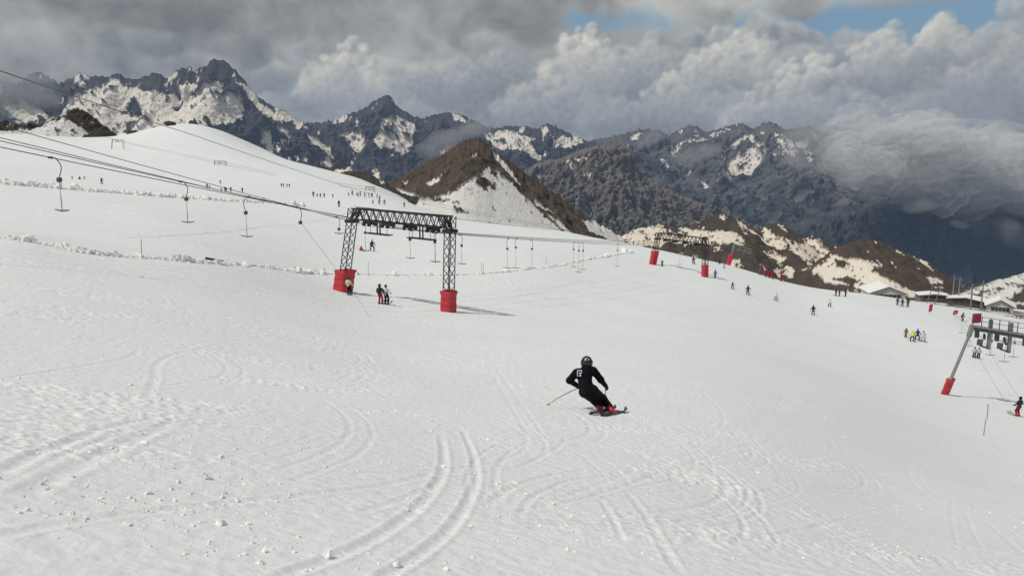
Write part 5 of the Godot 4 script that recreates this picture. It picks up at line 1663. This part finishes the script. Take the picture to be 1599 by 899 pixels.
func clod(seed_: int) -> ArrayMesh:
	var n := noise(seed_, 1.1, 3)
	var s := SphereMesh.new()
	s.radial_segments = 9
	s.rings = 5
	var arr := s.get_mesh_arrays()
	var st := SurfaceTool.new()
	st.begin(Mesh.PRIMITIVE_TRIANGLES)
	st.set_smooth_group(-1)
	var v: PackedVector3Array = arr[Mesh.ARRAY_VERTEX]
	for i in arr[Mesh.ARRAY_INDEX]:
		st.set_color(Color(0.82, 0.825, 0.82))
		st.add_vertex(v[i] * (1.0 + 0.75 * n.get_noise_3dv(v[i] * 2.0)) * 2.0)
	st.generate_normals()
	return st.commit()

func scatter(called: String, label: String, spots: Array, seed_: int) -> void:   # [position, size] of each clod
	var mm := MultiMesh.new()
	mm.transform_format = MultiMesh.TRANSFORM_3D
	mm.mesh = clod(seed_)
	mm.instance_count = spots.size()
	var rng := RandomNumberGenerator.new()
	rng.seed = seed_
	for k in spots.size():
		var b := Basis.from_euler(Vector3(rng.randf() * TAU, rng.randf() * TAU, rng.randf() * TAU)) * Basis.from_scale(Vector3(rng.randf_range(0.7, 1.4), rng.randf_range(0.5, 1.0), rng.randf_range(0.7, 1.3)) * spots[k][1])
		mm.set_instance_transform(k, Transform3D(b, spots[k][0]))
	var o := MultiMeshInstance3D.new()
	o.name = numbered(called)
	o.multimesh = mm
	o.material_override = M.clod
	add_child(o)
	tag(o, label, "snow", "", "stuff")

func bank(called: String, label: String, line: Array, size: float, count: int, seed_: int, hi: float, clumps: int) -> void:
	var pts := []
	for e in line: pts.append(on_ground(e[0], e[1], 8, hi))
	var path := smooth_path(pts)
	var rng := RandomNumberGenerator.new()
	rng.seed = seed_
	var dens := noise(seed_, 0.35 if clumps > 1 else 0.05, 3)
	# the ploughed ridge that the clods lie on
	var verts := PackedVector3Array()
	var rows := path.size() * 6 - 5
	for j in rows:
		var p: Vector3 = path[mini(j / 6, path.size() - 2)].lerp(path[mini(j / 6, path.size() - 2) + 1], (j - 6 * mini(j / 6, path.size() - 2)) / 6.0)
		var s := size * (1.0 + (maxf(0.0, -p.z - 60.0) / 120.0 if clumps > 1 else 0.0))
		for i in 7:
			var q := p + Vector3(0.25, 0, -1).normalized() * (i - 3) * s * 0.95
			var w := clampf(0.75 + 1.1 * dens.get_noise_2d(q.x * 1.7, q.z * 1.7), 0.05, 1.5)
			q.y = ground(q.x, -q.z) + (s * 0.95 * w * maxf(0.0, 1.0 - pow((i - 3) / 3.0, 2.0)) if i > 0 and i < 6 else -0.1)
			verts.append(q)
	tag(top("snow_ridge", sheet(verts, PackedColorArray(), 7, rows), M.ridge_snow), label.replace("clods", "lumps") + ", packed at its foot", "snow", "", "stuff")
	var spots := []
	for k in count * 3:
		if spots.size() >= count: break
		var f := rng.randf() * (path.size() - 1.001)
		var p: Vector3 = path[int(f)].lerp(path[int(f) + 1], f - int(f))
		if clumps > 1 and dens.get_noise_2d(p.x, p.z) < rng.randf_range(-0.3, 0.12): continue
		var s := size * exp(rng.randfn(-0.45, 0.5)) * (1.0 + (maxf(0.0, -p.z - 60.0) / 120.0 if clumps > 1 else 0.0))
		var q := p + Vector3(rng.randfn() * size * 1.2, 0, rng.randfn() * size * (2.2 if clumps > 1 else 1.0))
		q.y = ground(q.x, -q.z) + s * 0.22
		spots.append([q, s * 0.8])
	scatter(called, label, spots, seed_)

func crumbs() -> void:
	# loose crumbs thrown up by turning skis, thickest in the churned patches
	var rng := RandomNumberGenerator.new()
	rng.seed = 91
	var n := noise(92, 0.5, 3)
	var spots := []
	for e in [[60, 722, 260, 5.0], [190, 672, 120, 4.0], [95, 735, 120, 3.0], [270, 630, 200, 7.0], [380, 705, 160, 5.0], [420, 615, 240, 9.0], [660, 665, 90, 3.0], [350, 820, 120, 2.6], [560, 625, 200, 9.0], [790, 620, 120, 6.0], [960, 652, 120, 1.6], [975, 648, 60, 0.8], [1100, 720, 120, 8.0], [1350, 760, 140, 7.0], [450, 520, 160, 12.0], [250, 560, 200, 10.0], [1350, 850, 90, 4.0], [100, 860, 60, 1.6]]:
		var c := on_ground(e[0], e[1])
		for k in e[2] * 2:
			var p := c + Vector3(rng.randfn() * e[3] * 0.42, 0, rng.randfn() * e[3] * 0.18)
			if p.z > -3.0 or n.get_noise_2d(p.x * 0.6, p.z * 1.6) < -0.05: continue
			var s := exp(rng.randfn(-4.7, 0.5))
			p.y = ground(p.x, -p.z) - s * 0.1
			spots.append([p, minf(s, 0.04)])
	for k in 5200:
		var th := rng.randf_range(-0.68, 0.68)
		var r := exp(rng.randf_range(1.6, 4.0))
		var p := Vector3(r * sin(th), 0, -r * cos(th))
		if r < 8.0 and rng.randf() < 0.5: continue
		if n.get_noise_2d(p.x * 0.35, p.z * 0.9) < rng.randf_range(-0.1, 0.35): continue
		var s := exp(rng.randfn(-5.2, 0.45)) * (1.0 + 0.04 * r)
		p.y = ground(p.x, -p.z) - s * 0.1
		spots.append([p, minf(s, 0.045)])
	scatter("snow_crumbs", "loose crumbs of snow scattered over the skied slope", spots, 93)

func materials() -> void:
	var sn := StandardMaterial3D.new()
	sn.vertex_color_use_as_albedo = true
	sn.roughness = 0.62
	sn.metallic_specular = 0.35
	sn.heightmap_enabled = true
	sn.heightmap_texture = noise_tex(noise(21, 0.012, 5), 1024, Color.BLACK, Color.WHITE)
	sn.heightmap_scale = 2.2
	sn.uv1_triplanar = true
	sn.uv1_world_triplanar = true
	sn.uv1_scale = Vector3.ONE * 0.31
	M.snow = sn
	for e in [["rock", 0.004, 1000.0], ["scree", 0.035, 130.0]]:
		var m := StandardMaterial3D.new()
		m.vertex_color_use_as_albedo = true
		m.roughness = 0.9
		m.metallic_specular = 0.2
		m.albedo_texture = noise_tex(noise(22, 0.02, 5), 512, Color(0.87, 0.87, 0.87), Color(1, 1, 1))
		m.heightmap_enabled = true
		m.heightmap_texture = noise_tex(noise(23, 0.014, 5, FastNoiseLite.TYPE_SIMPLEX_SMOOTH, FastNoiseLite.FRACTAL_RIDGED), 512, Color.BLACK, Color.WHITE)
		m.heightmap_scale = e[2]
		m.uv1_triplanar = true
		m.uv1_world_triplanar = true
		m.uv1_scale = Vector3.ONE * e[1]
		M[e[0]] = m
	M.black_steel = mat(Color(0.011, 0.011, 0.012), 0.6)
	M.dark_steel = mat(Color(0.07, 0.07, 0.072), 0.5)
	M.grey_steel = mat(Color(0.24, 0.245, 0.24), 0.45, 0.2)
	M.rubber = mat(Color(0.02, 0.02, 0.02), 0.8)
	M.cable = mat(Color(0.06, 0.06, 0.062), 0.5)
	M.rope = mat(Color(0.16, 0.16, 0.155), 0.8)
	M.red_vinyl = mat(Color(0.47, 0.022, 0.034), 0.5)
	M.red_dark = mat(Color(0.30, 0.015, 0.022), 0.6)
	M.red_cloth = mat(Color(0.42, 0.02, 0.05), 0.8)
	M.white_print = mat(Color(0.72, 0.72, 0.70), 0.6)
	M.shell = mat(Color(0.014, 0.014, 0.016), 0.32)
	M.strap = mat(Color(0.03, 0.03, 0.03), 0.7)
	M.shell_red = mat(Color(1, 1, 1), 0.4)
	M.shell_red.vertex_color_use_as_albedo = true
	M.pole_red = mat(Color(0.45, 0.03, 0.08), 0.4)
	M.ski_dark = mat(Color(0.05, 0.045, 0.05), 0.35)
	M.stake = mat(Color(0.13, 0.12, 0.10), 0.85)
	M.dark_wood = mat(Color(0.05, 0.042, 0.036), 0.85)
	M.pale_wall = mat(Color(0.66, 0.64, 0.6), 0.85)
	M.dark_wall = mat(Color(0.5, 0.49, 0.46), 0.85)
	M.brown_wall = mat(Color(0.13, 0.095, 0.07), 0.85)
	M.grey_wall = mat(Color(0.2, 0.19, 0.175), 0.85)
	M.roof_snow = mat(Color(0.80, 0.80, 0.79), 0.7)
	M.glass_dark = mat(Color(0.03, 0.035, 0.04), 0.12)
	M.cloud = mat(Color(0.85, 0.85, 0.85), 1.0)
	M.cloud.transparency = BaseMaterial3D.TRANSPARENCY_ALPHA
	M.cloud.albedo_color.a = 0.12
	M.cloud.metallic_specular = 0.0
	M.cloud.backlight_enabled = true
	M.cloud.backlight = Color(0.8, 0.8, 0.8)
	M.cloth = mat(Color(1, 1, 1), 0.85)
	M.cloth.vertex_color_use_as_albedo = true
	M.cloth.metallic_specular = 0.25
	M.ridge_snow = mat(Color(0.81, 0.82, 0.82), 0.7)
	M.clod = mat(Color(1, 1, 1), 0.7)
	M.clod.vertex_color_use_as_albedo = true
	unit_rod.top_radius = 0.5
	unit_rod.bottom_radius = 0.5
	unit_rod.height = 1.0
	unit_rod.radial_segments = 10
	unit_rod.rings = 1

func _ready() -> void:
	build_air()
	materials()
	solve_slope()
	build_slope()
	build_ridges()
	build_clouds()
	build_lifts()
	build_skier()
	build_people()
	build_station()
	build_small_things()
